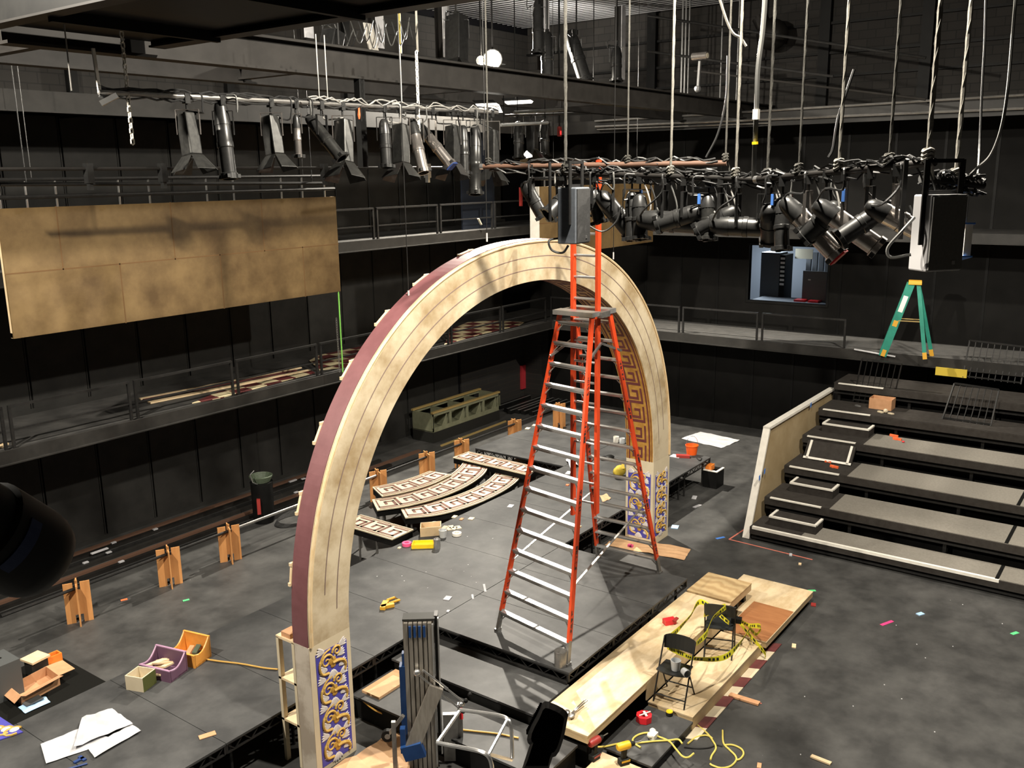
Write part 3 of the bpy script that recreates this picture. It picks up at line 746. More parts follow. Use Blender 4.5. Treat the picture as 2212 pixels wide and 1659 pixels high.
# ================================================================== HANGING FLATS
def flat(x0, x1, y, z0, z1, label, rows, hang, seams):
    t = thing('hanging_flat', label, 'scenery panel', ((x0+x1)/2, y, z0))
    MB().bx(x0, y, z0, x1, y+.03, z1).build('face', 'tan_flat', t)
    m = MB()
    for a, b, c, d in ((x0+.005, z0+.005, x1-.005, z0+.08), (x0+.005, z1-.08, x1-.005, z1-.005), (x0+.005, z0, x0+.08, z1), (x1-.08, z0, x1-.005, z1)): m.bx(a, y+.031, b, c, y+.10, d)
    m.build('frame', 'pale_wood', t)
    m = MB()
    for a, b, c, d in seams: m.bx(a-.010, y-.002, b-.010, c+.010, y, d+.010)
    m.build('joint_line', 'flat_seam', t)
    MB().cyl((x0-.3, y+.05, z1+.16), (x1+.02, y+.05, z1+.16), .035, n=8).build('hanging_pipe', 'black_steel', t); MB().cyl((x0-.3, y+.05, z1+.42), (x1-.3, y+.05, z1+.42), .03, n=8).build('hanging_pipe', 'black_steel', t)
    for x in (x0+.6, x1-.8): MB().cyl((x, y+.05, z1+.40), (x, y+.05, 12.98), .006, n=5).build('hanging_wire', 'black_steel', t)
    for x in hang: MB().bx(x-.012, y+.03, z1-.02, x+.012, y+.055, z1+.13).build('hanger', 'bare_metal', t); MB().bx(x-.012, y+.035, z1+.19, x+.012, y+.06, z1+.40).build('hanger', 'bare_metal', t)
    return t
FY = 14.4
fa = aty(3, 450, FY); fb = aty(724, 425.4, FY); fc = aty(737, 630, FY); fd = aty(20, 732, FY)
fx0, fx1, fz0, fz1 = (fa.x+fd.x)/2, (fb.x+fc.x)/2, (fc.z+fd.z)/2, (fa.z+fb.z)/2
zm = aty(480, 570, FY).z
zm = (aty(10, 589, FY).z+aty(720, 531, FY).z)/2
sx = lambda px, py: aty(px, py, FY).x
seams = [(fx0, zm, fx1, zm)]+[(sx(*p), zm, sx(*p), fz1) for p in ((128, 510), (372, 490), (567, 480))]+[(sx(*p), fz0, sx(*p), zm) for p in ((266, 640), (480, 610), (657, 590))]
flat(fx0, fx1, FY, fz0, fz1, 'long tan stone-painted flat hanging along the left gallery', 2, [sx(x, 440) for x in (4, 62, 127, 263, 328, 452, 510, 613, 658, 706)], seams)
F2 = 11.0
g0 = aty(1165, 405, F2); g1 = aty(1412.5, 405, F2); gz = aty(1412, 522, F2).z; gt = aty(1200, 402, F2).z
s2 = lambda x, y: aty(x, y, F2)
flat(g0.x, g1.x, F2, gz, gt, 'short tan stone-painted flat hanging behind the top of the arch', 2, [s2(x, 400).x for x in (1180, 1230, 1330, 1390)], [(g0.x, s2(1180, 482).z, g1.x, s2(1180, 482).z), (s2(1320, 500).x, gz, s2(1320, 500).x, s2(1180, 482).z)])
m = MB().bx(g0.x-.03, F2, gz, g0.x-.004, F2+.22, gt); solo(m, 'flat_return', 'white_edge', 'narrow pale return board on the left edge of the short hanging flat', 'board')
# green rope and chain at the corner of the long flat
gp = V((fx1-.05, FY+.02, fz0))
m = MB().tube([gp, V((gp.x, gp.y, 3.0))], .014, 6); solo(m, 'green_rope', 'green_rope', 'bright green rope hanging from the lower corner of the long tan flat', 'rope')
m = MB().tube([V((gp.x, gp.y, 2.99)), V((gp.x+.02, gp.y, 1.55))], .008, 6); solo(m, 'steel_cable', 'bare_metal', 'thin steel cable below the green rope, in front of the lower gallery', 'cable')
def chain(top, bottom, label, group=None, r=.010, mt='bare_metal'):
    m = MB(); L = (bottom-top).length; n = int(L/.05); d = (bottom-top)/n
    for i in range(n):
        c = top+d*(i+.5); a = V((.016, 0, 0)) if i % 2 else V((0, .016, 0)); h = d*.62
        m.tube([c+a-h*.6, c+a+h*.6, c+h, c-a+h*.6, c-a-h*.6, c-h], r*.6, 4, True)
    return solo(m, 'chain', mt, label, 'chain', group)
chain(gp+V((-.10, 0, -.55)), V((gp.x-.09, gp.y, 3.02)), 'silver chain dangling beside the green rope')

# ================================================================== LEFT FLOOR: stands, pipe, wall clutter
SY = 14.06
def stand(x, label):
    t = thing('pipe_stand', label, 'pipe stand', (x, SY, 0), 0, None)
    c = V((0, 0, 0)); h = .70
    def board(ang):
        a = V((math.cos(ang), math.sin(ang), 0)); n = V((-a.y, a.x, 0)); w = .20
        pts = [(-w, 0), (-.06, 0), (-.06, .14), (.06, .14), (.06, 0), (w, 0), (w, h), (.055, h), (.055, h-.13), (-.055, h-.13), (-.055, h), (-w, h)]
        m = MB(); P = [a*p+V((0, 0, q))-n*.011 for p, q in pts]
        # concave outline: build as boxes
        def b(p0, q0, p1, q1): m.obox(a*((p0+p1)/2)+V((0, 0, (q0+q1)/2)), a*((p1-p0)/2), n*.011, V((0, 0, (q1-q0)/2)))
        b(-w, 0, -.06, .14); b(.06, 0, w, .14); b(-w, .14, w, h-.13); b(-w, h-.13, -.055, h); b(.055, h-.13, w, h)
        m.build('board', 'stand_wood', t, world=False)
    board(math.radians(62)); board(math.radians(-28))
    MB().bar(V((.0, .0, .14)), V((0, 0, h+.04)), .02, .05).build('key_post', 'stand_wood', t, world=False)
    return t
sxs = [aty(px, py, SY).x for px, py in ((174, 1340), (370, 1265), (499, 1208), (818, 1060), (923, 1020), (998, 985), (1112, 935), (1208, 912))]
slab = ['nearest the black spotlight at the left edge', 'second from the left along the wall, above the green floor tag', 'third from the left, beside the tall black bin', 'half hidden behind the left side of the arch', 'beside the shortest curved tread', 'behind the straight far tread', 'just behind the back stage deck corner', 'at the far end of the black pipe near the steel channels']
for x, l in zip(sxs, slab): stand(x, 'notched plywood pipe stand, '+l)
m = MB().cyl((sxs[0]-1.2, SY, .60), (sxs[2]+.1, SY, .60), .028, n=8); solo(m, 'black_pipe', 'black_steel', 'black pipe resting in the three left wooden stands', 'pipe')
m = MB().cyl((sxs[2]+.12, SY, .60), (sxs[3]-.05, SY, .60), .030, n=8); solo(m, 'grey_pipe', 'dull_metal', 'grey pipe with a joint running behind the arch leg', 'pipe')
m = MB().cyl((sxs[3], SY, .60), (sxs[7]+.3, SY, .60), .026, n=8)
solo(m, 'black_pipe', 'black_steel', 'black pipe resting in the stands behind the patterned treads', 'pipe')
# stacked pipes and tracks along the wall
for i in range(7):
    y = 15.3+.24*i; x0 = 2+random.random()*2; x1 = 15.5+random.random()*2.2
    m = MB().bx(x0, y, .0, x1, y+.10, .05+.02*(i % 2))
    solo(m, 'track_length', ['black_steel', 'beam_steel', 'rust', 'fascia'][i % 4], 'long dark metal track lying on the floor along the left wall', 'metal track', 'metal tracks along the left wall')
m = MB()
for i in range(9):
    p = atz(*[(215, 1190), (235, 1193), (185, 1215), (245, 1172), (262, 1213), (335, 1143), (628, 1040), (640, 1063), (655, 1034)][i], .09)
    o = solo(MB().bx(p.x-.05-(.12 if i == 0 else 0), p.y-.03, p.z-.012, p.x+.05+(.12 if i in (0, 6) else 0), p.y+.03, p.z+.01), 'paper_scrap', 'paper', 'tiny white scrap lying on the metal tracks by the left wall', 'scrap', 'white scraps on the wall tracks')
b0 = atz(528, 1112, 0)
t = thing('black_bin', 'tall black bin with coiled cable on its top by the left wall', 'bin', (b0.x, 15.2, 0))
c = V((b0.x, 15.2, 0))
MB().lathe(c, (0, 0, 1), [(0, .21), (.02, .22), (.85, .23), (.88, .24)], 16).build('body', 'edge_black', t, smooth=True)
mm = MB()
for k in range(6): mm.tube([c+V((math.cos(a)*(.17+.012*k), math.sin(a)*(.17+.012*k), .90+.022*k)) for a in [i*PI/8 for i in range(16)]], .016, 5, True)
mm.build('cable_coil', 'tool_green', t)
MB().tube([c+V((-.2, -.12, .9)), c+V((-.33, -.15, .98)), c+V((-.36, -.12, 1.15)), c+V((-.24, -.1, 1.2))], .012, 5).build('wire_loop', 'bare_metal', t)
MB().obox(c+V((-.20, -.12, .42)), (.05, .06, 0), (-.03, .02, 0), (0, 0, .16)).build('red_label', 'red_dark', t)
pc = atz(620, 1122, 0)
mm = MB()
for k in range(5): mm.tube([V((pc.x+math.cos(a)*(.42+.03*k)+.05*k, pc.y-.2+math.sin(a)*(.30+.02*k), .015+.012*k)) for a in [i*PI/10 for i in range(20)]], .010, 5, True)
solo(mm, 'coiled_cable', 'black_cord', 'loose coil of dark cable on the floor left of the arch', 'cable')
# crate on dark cart behind the stands
q0, q1, q2 = atz(896, 941, 0), atz(937, 958, 0), atz(1052, 903, 0)
cx0, cx1, cy0, cy1 = q1.x, q2.x+.05, q1.y, q1.y+.75
cr = thing('compartment_crate', 'olive green open crate with four compartments on a dark cart by the back wall', 'crate', ((cx0+cx1)/2, (cy0+cy1)/2, 0))
MB().bx(cx0, cy0, 0, cx1, cy1, .30).build('cart_base', 'case_dark', cr)
m = MB().bx(cx0, cy0, .31, cx0+.03, cy1, .82).bx(cx1-.03, cy0, .31, cx1, cy1, .82).bx(cx0, cy0, .30, cx1, cy1, .33)
for y in (cy0, cy1-.02): m.bx(cx0, y, .33, cx1, y+.02, .42).bx(cx0, y, .74, cx1, y+.02, .82)
for i in range(5):
    x = cx0+(cx1-cx0)*i/4; m.bx(x-.04, cy0, .42, x+.04, cy0+.02, .74); m.bx(x-.012, cy0+.02, .33, x+.012, cy1-.02, .80)
m.build('compartments', 'olive_frame', cr)
m = MB()
for i in range(4):
    x = cx0+(cx1-cx0)*(i+.5)/4; m.prism([(x+.02, cy0+.015, .42), (x+.22, cy0+.015, .42), (x+.22, cy0+.015, .72)], (0, .01, 0))
m.build('gusset', 'olive_frame', cr)
MB().bx(cx0-.02, cy0-.02, .82, cx1+.02, cy0+.06, .87).bx(cx0-.02, cy1-.06, .82, cx1+.02, cy1+.02, .87).build('rub_rail', 'olive_rail', cr)
m = MB().bar(V((cx0-.1, cy0-.35, .02)), V((cx1-.1, cy0-.30, .02)), .05, .04); solo(m, 'wood_strip', 'olive_rail', 'thin brown wood strip on the floor in front of the olive crate', 'wood strip')
for i in range(7):
    a = atz([1070, 1097, 1104, 1121, 1134, 1152, 1163][i], [880, 883, 887, 886, 888, 890, 893][i], .12); 
    m = MB().bx(a.x, a.y, .0, a.x+2.4+(i % 3)*.3, a.y+.16, .12).bx(a.x, a.y, .121, a.x+2.4, a.y+.03, .127)
    t = thing('steel_channel', 'dark steel channel with pale edge lying near the back corner', 'steel channel', (a.x+1.2, a.y+.05, 0), 0, 'steel channels near the back corner')
    MB().bx(a.x, a.y, 0, a.x+1.9, a.y+.15, .118).build('channel', 'edge_black', t); MB().bx(a.x, a.y-.004, .119, a.x+1.9, a.y+.045, .126).build('pale_edge', 'aluminium', t)
# extinguisher cabinet and plate on the wall
e = aty(1135, 812, 17.0)
t = thing('extinguisher_sign', 'red fire extinguisher cabinet on the black brick wall near the corner', 'fire extinguisher', (e.x, 17.0, e.z-.4))
MB().bx(e.x-.17, 17.02, e.z-.42, e.x+.17, 17.09, e.z+.36).build('backboard', 'fire_red', t)
MB().lathe((e.x+.14, 16.96, e.z-.22), (0, 0, 1), [(0, .05), (.02, .065), (.38, .065), (.44, .03), (.48, .03)], 10).build('cylinder', 'red_dark', t, smooth=True)
MB().bx(e.x+.10, 16.89, e.z-.05, e.x+.18, 16.897, e.z+.05).build('label_plate', 'label_white', t)
e2 = aty(1139, 760, 17.08); m = MB().bx(e2.x-.07, 17.06, e2.z-.09, e2.x+.07, 17.09, e2.z+.09); solo(m, 'switch_plate', 'beige', 'small beige plate on the wall above the red extinguisher', 'wall plate')

# ================================================================== LEFT FOREGROUND THINGS (on the stage deck at z = H, or on the floor beyond it)
m = MB().bx(3.2, 10.98, .001, 6.23, 13.4, .006); solo(m, 'shade_sheet', 'shade_black', 'flat black sheet standing in for the shaded floor under the cardboard box', 'cloth')  # dark sheet added so the shadowed floor beyond the deck renders black
def cart_box(name, label, cat, c, ax, ay, h, th, mi, mo=None, floor=True, flaps=(), z0=None, liner=None):
    """open box: c base centre, ax/ay half-axis vectors"""
    c, ax, ay = V(c), V(ax), V(ay); t = thing(name, label, cat, c)
    m = MB(); u, v = ax.normalized(), ay.normalized(); Z = V((0, 0, 1))
    for s in (-1, 1):
        m.obox(c+ax*s-u*(th/2*s)+Z*h/2, u*th/2, ay, Z*h/2); m.obox(c+ay*s-v*(th/2*s)+Z*h/2, ax-u*th, v*th/2, Z*h/2)
    m.obox(c+Z*th/2, ax-u*th, ay-v*th, Z*th/2)
    m.build('body', mi, t)
    for s, axis, ang, ln in flaps:
        w, e = (ax, ay) if axis == 'y' else (ay, ax); e_ = e.normalized()
        base = c+e*s+Z*h; d = (e_*s*math.cos(ang)+Z*math.sin(ang))*ln
        MB().slab([base-w, base+w], [base-w*.98+d, base+w*.98+d], (0, 0, -.005)).build('flap', mi, t)
    return t
cb = atz(70, 1495, .0)
p0 = atz(18, 1483, .15); p1 = atz(100, 1440, .15); p2 = atz(128, 1460, .15)
ux = V((p1.x-p0.x, p1.y-p0.y, 0)); uy = V((p1.x-p2.x, p1.y-p2.y, 0))
ctr = (p0+p2)/2; ctr.z = .008
cart_box('cardboard_box', 'long open cardboard box with spread flaps at the lower left', 'cardboard box', ctr, ux*.5, uy*.5, .15, .008, 'cardboard', flaps=((-1, 'y', .35, .16), (1, 'x', -.1, .26), (-1, 'x', -.5, .12)))
p = atz(8, 1432, 0.5); t = thing('grey_box', 'dark grey wooden cube with a hand slot at the left edge', 'box', (p.x, p.y, .007))
MB().bx(p.x-.35, p.y-.14, .007, p.x+.16, p.y+.33, .54).build('body', 'grey_box', t); MB().bx(p.x-.16, p.y+.08, .541, p.x+.02, p.y+.12, .543).build('hand_slot', 'near_black', t)
p = atz(76, 1420, .30); m = MB().obox(p, V((.20, .02, 0)), V((-.02, .15, 0)), (0, 0, .03)).bx(p.x-.16, p.y-.12, .006, p.x+.16, p.y+.12, p.z-.03)
t = thing('wood_lid_box', 'dark box topped with a pale plywood square behind the cardboard box', 'box', (p.x, p.y, .007))
MB().bx(p.x-.12, p.y-.12, .007, p.x+.12, p.y+.10, .27).build('body', 'case_dark', t); MB().obox(p+V((0, 0, -.005)), V((.14, .02, 0)), V((-.02, .14, 0)), (0, 0, .015)).build('plywood_top', 'pale_wood', t)
p = atz(114, 1434, .1); m = MB().bx(p.x-.12, p.y-.07, .007, p.x+.12, p.y-.05, .25).bx(p.x-.12, p.y+.05, .007, p.x+.12, p.y+.07, .25).bx(p.x-.12, p.y-.05, .007, p.x-.10, p.y+.05, .25).bx(p.x+.10, p.y-.05, .007, p.x+.12, p.y+.05, .25)
solo(m, 'parts_bin', 'orange_bin', 'small orange parts bin behind the cardboard box', 'bin')
p = atz(72, 1522, .01)
sheet('blue_towel', 'blue_paper', [(p.x-.16, p.y+.10, .006), (p.x+.20, p.y+.06, .006), (p.x+.16, p.y-.16, .006), (p.x-.18, p.y-.14, .006)], 'pale blue folded paper towel in front of the cardboard box', 'paper towel', crumple=.02, n=4)
m = MB().bx(p.x-.10, p.y-.02, .035, p.x+.14, p.y+.12, .05); solo(m, 'dark_folder', 'grey_box', 'dark grey folder lying on the pale blue paper towel', 'folder')
def zq(l, z): return [atz(x, y, z) for x, y in l]
sheet('drawing_sheet', 'paper', zq([(88, 1610), (172, 1575), (250, 1600), (100, 1652)], H), 'long white drawing sheet under the other two on the stage', 'drawing', th=.004, crumple=.014)
sheet('drawing_sheet', 'paper', zq([(190, 1620), (285, 1568), (305, 1582), (205, 1640)], H), 'white drawing sheet poking out to the right of the pile', 'drawing', th=.016, crumple=.014)
sheet('drawing_sheet', 'paper', zq([(178, 1556), (243, 1537), (288, 1570), (160, 1622)], H), 'topmost large white drawing sheet with a curled corner on the stage', 'drawing', th=.032, crumple=.022)
p = atz(178, 1640, H); m = MB().bx(p.x-.10, p.y-.02, H, p.x+.02, p.y+.02, H+.02).bx(p.x-.02, p.y-.06, H, p.x+.02, p.y+.06, H+.02).cyl((p.x-.22, p.y-.05, H+.012), (p.x-.02, p.y-.14, H+.012), .012)
solo(m, 'hand_tool', 'label_blue', 'small dark blue hand tool beside the white drawings', 'tool')
pq = zq([(0, 1550), (50, 1583), (0, 1600), (-60, 1580)], H)
t = thing('painted_panel', 'loose blue and gold painted panel at the left edge of the stage', 'painted panel', (pq[0].x, pq[0].y, H))
pb = MB().prism([V((p.x, p.y, H+.002)) for p in pq], (0, 0, .012))
for i in range(4):
    c = pq[1].lerp(pq[3], .2+i*.17)+V((0, 0, .018)); pb.use('gold_scroll').tube([c+V((math.cos(a)*.10, math.sin(a)*.08, 0)) for a in [j*.6 for j in range(9)]], .014, 5); pb.use('leaf_white').ball(c+V((.03, .02, 0)), .06, .05, .01)
pb.build('board', 'panel_blue', t)
# tubs with scooped ends
def tub(c, ax, ay, h, label, mo, me, name='scooped_tub'):
    c, ax, ay = V(c), V(ax), V(ay); t = thing(name, label, 'crate', c); Z = V((0, 0, 1)); m = MB(); me_ = MB()
    n = 8
    prof = [(-1+2*i/n) for i in range(n+1)]
    for s in (-1, 1):                                   # scooped end boards, high at the back
        A = [c+ax*s+ay*u+Z*.004 for u in prof]; B = [c+ax*s+ay*u+Z*(h*(1.0-.42*(1-u)/2 - .28*math.sin((u+1)/2*PI))) for u in prof]
        m.slab(A, B, ax.normalized()*(-.025*s)); me_.tube([b+ax.normalized()*(-.012*s)+Z*.006 for b in B], .014, 5)
    m.obox(c+ay+Z*h*.5, ax, ay.normalized()*.012, Z*h*.5); m.obox(c-ay+Z*h*.29, ax, ay.normalized()*.012, Z*h*.29); m.obox(c+Z*.012, ax, ay, Z*.012)
    m.build('body', mo, t); me_.bar(c+ay-ax+Z*(h+.006), c+ay+ax+Z*(h+.006), .03, .014).bar(c-ay-ax+Z*(h*.58+.006), c-ay+ax+Z*(h*.58+.006), .03, .014).build('rim', me, t)
    return t
p = atz(352, 1455, H); d1 = V((-.04, -.235, 0)); d2 = V((.17, -.03, 0))
pa = V((p.x+.02, p.y, H))
t1 = tub(pa, V((.06, -.25, 0)), V((.155, .045, 0)), .27, 'purple scooped wooden crate full of wood scraps on the stage', 'purple_tub', 'purple_edge')
t2 = tub(pa+V((.42, .02, 0)), V((.05, -.22, 0)), V((.155, .045, 0)), .30, 'orange scooped wooden crate holding tools behind the purple one', 'tub_orange', 'tub_orange')
for i in range(9):
    q = pa+V((random.uniform(-.10, .10), random.uniform(-.16, .16), .08+.03*(i % 4)))
    m = MB().obox(q, V((random.uniform(.06, .11), random.uniform(-.07, .07), random.uniform(-.02, .02))), V((-.02, .03, 0)), (0, 0, .012))
    solo(m, 'wood_scrap', 'pale_wood', 'pale wood scrap inside the purple crate', 'wood scrap', 'wood scraps in the purple crate')
for i in range(3):
    q = pa+V((.42+random.uniform(-.08, .08), random.uniform(-.12, .12), .06+.04*i)); m = MB().obox(q, V((.07, .04, .02)), V((-.015, .03, 0)), (0, 0, .014))
    solo(m, 'hand_tool', ['case_dark', 'cardboard', 'tool_green'][i], 'small '+['dark', 'brown', 'green'][i]+' tool inside the orange crate', 'tool')
p = atz(306, 1482, H); sb = cart_box('small_wood_box', 'small square cream wooden box with a dark green side by the purple crate', 'box', (p.x, p.y, H), V((.045, -.125, 0)), V((.12, .04, 0)), .2, .012, 'cream_plain')
MB().obox(V((p.x, p.y, H+.10))+V((.045, -.126, 0)), V((.116, .039, 0)), V((.001, -.003, 0)), (0, 0, .098)).build('green_side', 'olive', sb)
cp = zq([(425, 1421), (470, 1428), (520, 1434), (570, 1443), (600, 1446)], H+.012); m = MB().tube(smoothpath(cp), .012, 6); solo(m, 'extension_cord', 'orange_cord', 'yellow-orange cord running from the orange crate to the left arch leg', 'cord')
for (x, y), mt, nm, sz, lb in (((268, 1296), 'orange_tape', 'tape_scrap', .05, 'small orange tape scrap on the floor left of the stands'), ((402, 1297), 'green_tape', 'tape_scrap', .05, 'small green tape scrap on the floor below the second stand'), ((448, 1589), 'cardboard', 'wood_chip', .09, 'brown wood chip near the front edge of the left stage')):
    z = H if y > 1400 else 0; p = atz(x, y, z); m = MB().obox((p.x, p.y, z+.005), V((sz, -sz*.4, 0)), V((sz*.2, sz*.45, 0)), (0, 0, .004)); solo(m, nm, mt, lb, 'scrap')
# ================================================================== SMALL THINGS ON THE STAGE
def can(px, py, z, r, h, label, mt='bare_metal', lidless=True, name='metal_can', cat='can'):
    p = atz(px, py, z); m = MB().lathe((p.x, p.y, z), (0, 0, 1), [(0, r), (h, r), (h+.004, r*.97), (h, r*.93), (.01, r*.93)], 18)
    return solo(m, name, mt, label, cat, smooth=True)
can(1211, 1438, H, .085, .22, 'open shiny metal can at the foot of the orange ladder', 'dull_metal')
can(944, 1184, H, .065, .17, 'shiny metal can beside the yellow tray', 'bare_metal')
p = atz(916, 1180, H); t = cart_box('yellow_tray', 'small yellow plastic tray on the stage by the metal can', 'tray', (p.x, p.y, H), V((.13, -.16, 0)), V((.09, .06, 0)), .075, .012, 'yellow_plastic')
MB().obox((p.x, p.y, H+.05), V((.12, -.15, 0)), V((.006, .004, 0)), (0, 0, .008)).build('handle_bar', 'yellow_plastic', t)
p = atz(931, 1152, H); cart_box('wood_box', 'pale open wooden box on the stage behind the yellow tray', 'box', (p.x, p.y, H), V((.14, -.13, 0)), V((.11, .09, 0)), .17, .014, 'pale_wood')
p = atz(879, 1178, H); m = MB().lathe((p.x, p.y, H), (0, 0, 1), [(0, .085), (.055, .085), (.056, .04), (.0, .04)], 20, cap=False); solo(m, 'tape_roll', 'pink', 'pink roll of tape lying at the stage edge', 'tape roll', smooth=True)
p = atz(987, 1156, H); m = MB().lathe((p.x, p.y, H), (0, 0, 1), [(0, .085), (.05, .085), (.051, .045), (0, .045)], 20, cap=False); solo(m, 'tape_roll', 'white_edge', 'white roll of tape lying to the right of the wooden box', 'tape roll', smooth=True)
p = atz(957, 1160, H); m = MB().lathe((p.x, p.y, H), (0, 0, 1), [(0, .06), (.14, .075), (.141, .068), (.01, .055)], 16); solo(m, 'plastic_cup', 'plastic_clear', 'clear plastic cup beside the wooden box', 'cup', smooth=True)
p = atz(939, 1133, H); m = MB().lathe((p.x, p.y, H), (0, 0, 1), [(0, .07), (.04, .07), (.041, .06), (.01, .06)], 16); solo(m, 'plastic_dish', 'plastic_clear', 'round clear plastic dish behind the wooden box', 'dish', smooth=True)
def chip(px, py, z, sx, sy, label, mt='cream_plain', name='wood_chip', a=.3, h=.014, cat='scrap', group=None):
    p = atz(px, py, z); u = V((math.cos(a), math.sin(a), 0)); v = V((-u.y, u.x, 0))
    return solo(MB().obox((p.x, p.y, z+h/2), u*sx/2, v*sy/2, (0, 0, h/2)), name, mt, label, cat, group)
g = 'cream block scraps by the wooden box'
for x, y in ((961, 1140), (970, 1143), (981, 1142), (990, 1140), (975, 1139)): chip(x, y, H, .14, .09, 'cream block scrap lying in the loose heap right of the wooden box', group=g, a=random.random())
chip(982, 1117, H, .13, .08, 'larger cream square scrap at the stage edge by the curved treads'); chip(997, 1122, H, .10, .06, 'small tan scrap between two cream squares', 'cardboard'); chip(1018, 1121, H, .12, .10, 'cream square scrap on the stage, right of the tan one')
chip(1103, 1094, H, .16, .10, 'pair-sized white scrap next to the left rail of the orange ladder', 'paper'); chip(897, 1182, H, .14, .09, 'white paper scrap between the pink tape and yellow tray', 'paper'); chip(863, 1184, H, .07, .05, 'tiny cream scrap left of the pink tape roll')
chip(967, 1293, H, .13, .10, 'white square scrap in the open middle of the stage', 'paper'); chip(1021, 1289, H, .16, .03, 'short white tape strip on the open stage', 'paper', 'tape_strip', a=.75, h=.003); chip(1047, 1270, H, .28, .035, 'longer white tape strip on the open stage', 'paper', 'tape_strip', a=.75, h=.003)
chip(968, 1321, H, .06, .04, 'tiny white scrap below the square one', 'paper')
for x, y in ((1155, 919), (1140, 926)): chip(x, y, H, .16, .11, 'cream square tile scrap at the back of the rear stage deck', group='tile scraps on the rear deck')
chip(1158, 893, 0, .1, .1, 'small pale scrap on the floor near the steel channels')
p = atz(836, 1308, H); m = MB()
m.tube([V((p.x+.02, p.y-.02, H+.03)), V((p.x+.10, p.y+.08, H+.03)), V((p.x+.22, p.y+.05, H+.03)), V((p.x+.20, p.y-.07, H+.03))], .022, 6, True)
m.obox((p.x-.06, p.y+.0, H+.03), V((.10, .06, 0)), V((-.02, .035, 0)), (0, 0, .025)).obox((p.x-.05, p.y-.06, H+.03), V((.09, -.05, 0)), V((.02, .03, 0)), (0, 0, .025))
solo(m, 'spring_clamp', 'ladder_yellow', 'yellow-orange plastic clamp lying alone on the stage', 'clamp', smooth=True)
# at the rear deck by the right arch leg
can(1331, 955, H, .07, .14, 'white paper cup on the rear stage behind the orange ladder', 'white_edge', name='paper_cup', cat='cup')
can(1344, 957, H, .07, .12, 'clear plastic cup next to the white paper cup', 'plastic_clear', name='plastic_cup', cat='cup')
p = atz(1316, 992, H); m = MB().ball((p.x, p.y, H+.04), .16, .11, .06, 9, 5).ball((p.x-.1, p.y+.08, H+.04), .1, .08, .05, 8, 4); solo(m, 'work_gloves', 'edge_black', 'crumpled black gloves lying on the rear stage', 'gloves', smooth=True)
p = atz(1338, 1030, H); m = MB().obox((p.x, p.y, H+.08), (.16, -.06, 0), (.05, .12, 0), (0, 0, .08)); t = thing('yellow_pad', 'yellow folded pad leaning at the back of the right arch leg', 'pad', (p.x, p.y, H))
MB().ball((p.x, p.y, H+.13), .20, .12, .13, 8, 6).build('pad', 'yellow_pad', t, smooth=True); MB().bar((p.x-.02, p.y-.10, H+.2), (p.x+.06, p.y-.05, H+.28), .06, .03).build('strap', 'yellow_pad', t)
sheet('paper_sheet', 'paper', zq([(1222, 995), (1242, 992), (1252, 1008), (1232, 1012)], H), 'crumpled white paper behind the left centre rail of the ladder', 'paper', crumple=.10, n=4)
chip(1228, 1022, H, .2, .1, 'white scrap behind the orange extension rail', 'paper'); chip(1226, 1048, H, .08, .06, 'tiny red scrap behind the orange extension rail', 'orange_tape')
sheet('paper_sheet', 'kraft', zq([(1295, 1072), (1310, 1068), (1320, 1078), (1302, 1085)], H), 'small crumpled tan paper behind the ladder on the stage', 'paper', crumple=.03, n=4)
p = atz(1460, 986, H); m = MB().bx(p.x-.1, p.y-.12, H, p.x+.12, p.y+.12, H+.01); solo(m, 'white_card', 'paper', 'white card on the rear stage right of the arch leg', 'card')
p = atz(1475, 988, H); m = MB().obox((p.x, p.y, H+.03), (.06, -.14, 0), (.05, .03, 0), (0, 0, .03)); t = thing('heat_gun', 'red hand tool with a black cord on the rear stage corner', 'tool', (p.x, p.y, H)); MB().obox((p.x, p.y, H+.03), (.06, -.14, 0), (.05, .03, 0), (0, 0, .03)).build('body', 'red_dark', t)
MB().tube(smoothpath([(p.x+.05, p.y-.12, H+.02), (p.x+.2, p.y-.35, H+.015), (p.x-.05, p.y-.45, H+.015), (p.x+.1, p.y-.3, H+.015)]), .012, 5).build('cord', 'black_cord', t)
# bucket
p = atz(1494, 980, H); p = V((18.72, 9.35, H)); p = atz(1494, 981, H)
t = thing('orange_bucket', 'bright orange plastic bucket with wire handle on the rear stage edge', 'bucket', p)
MB().lathe(p, (0, 0, 1), [(0, .115), (.19, .14), (.20, .152), (.225, .155), (.228, .145), (.02, .108)], 20).build('body', 'orange_plastic', t, smooth=True)
MB().tube([p+V((math.cos(.7)*.15*math.cos(a), -math.sin(.7)*.15*math.cos(a), .22+.22*math.sin(a))) for a in [i*PI/10 for i in range(11)]], .005, 5).build('handle', 'bare_metal', t)
sheet('plan_sheet', 'paper_grey', zq([(1472, 948), (1513, 933), (1598, 952), (1558, 969)], 0), 'large grey-white plan sheet lying on the floor by the right wall', 'drawing', crumple=.02)
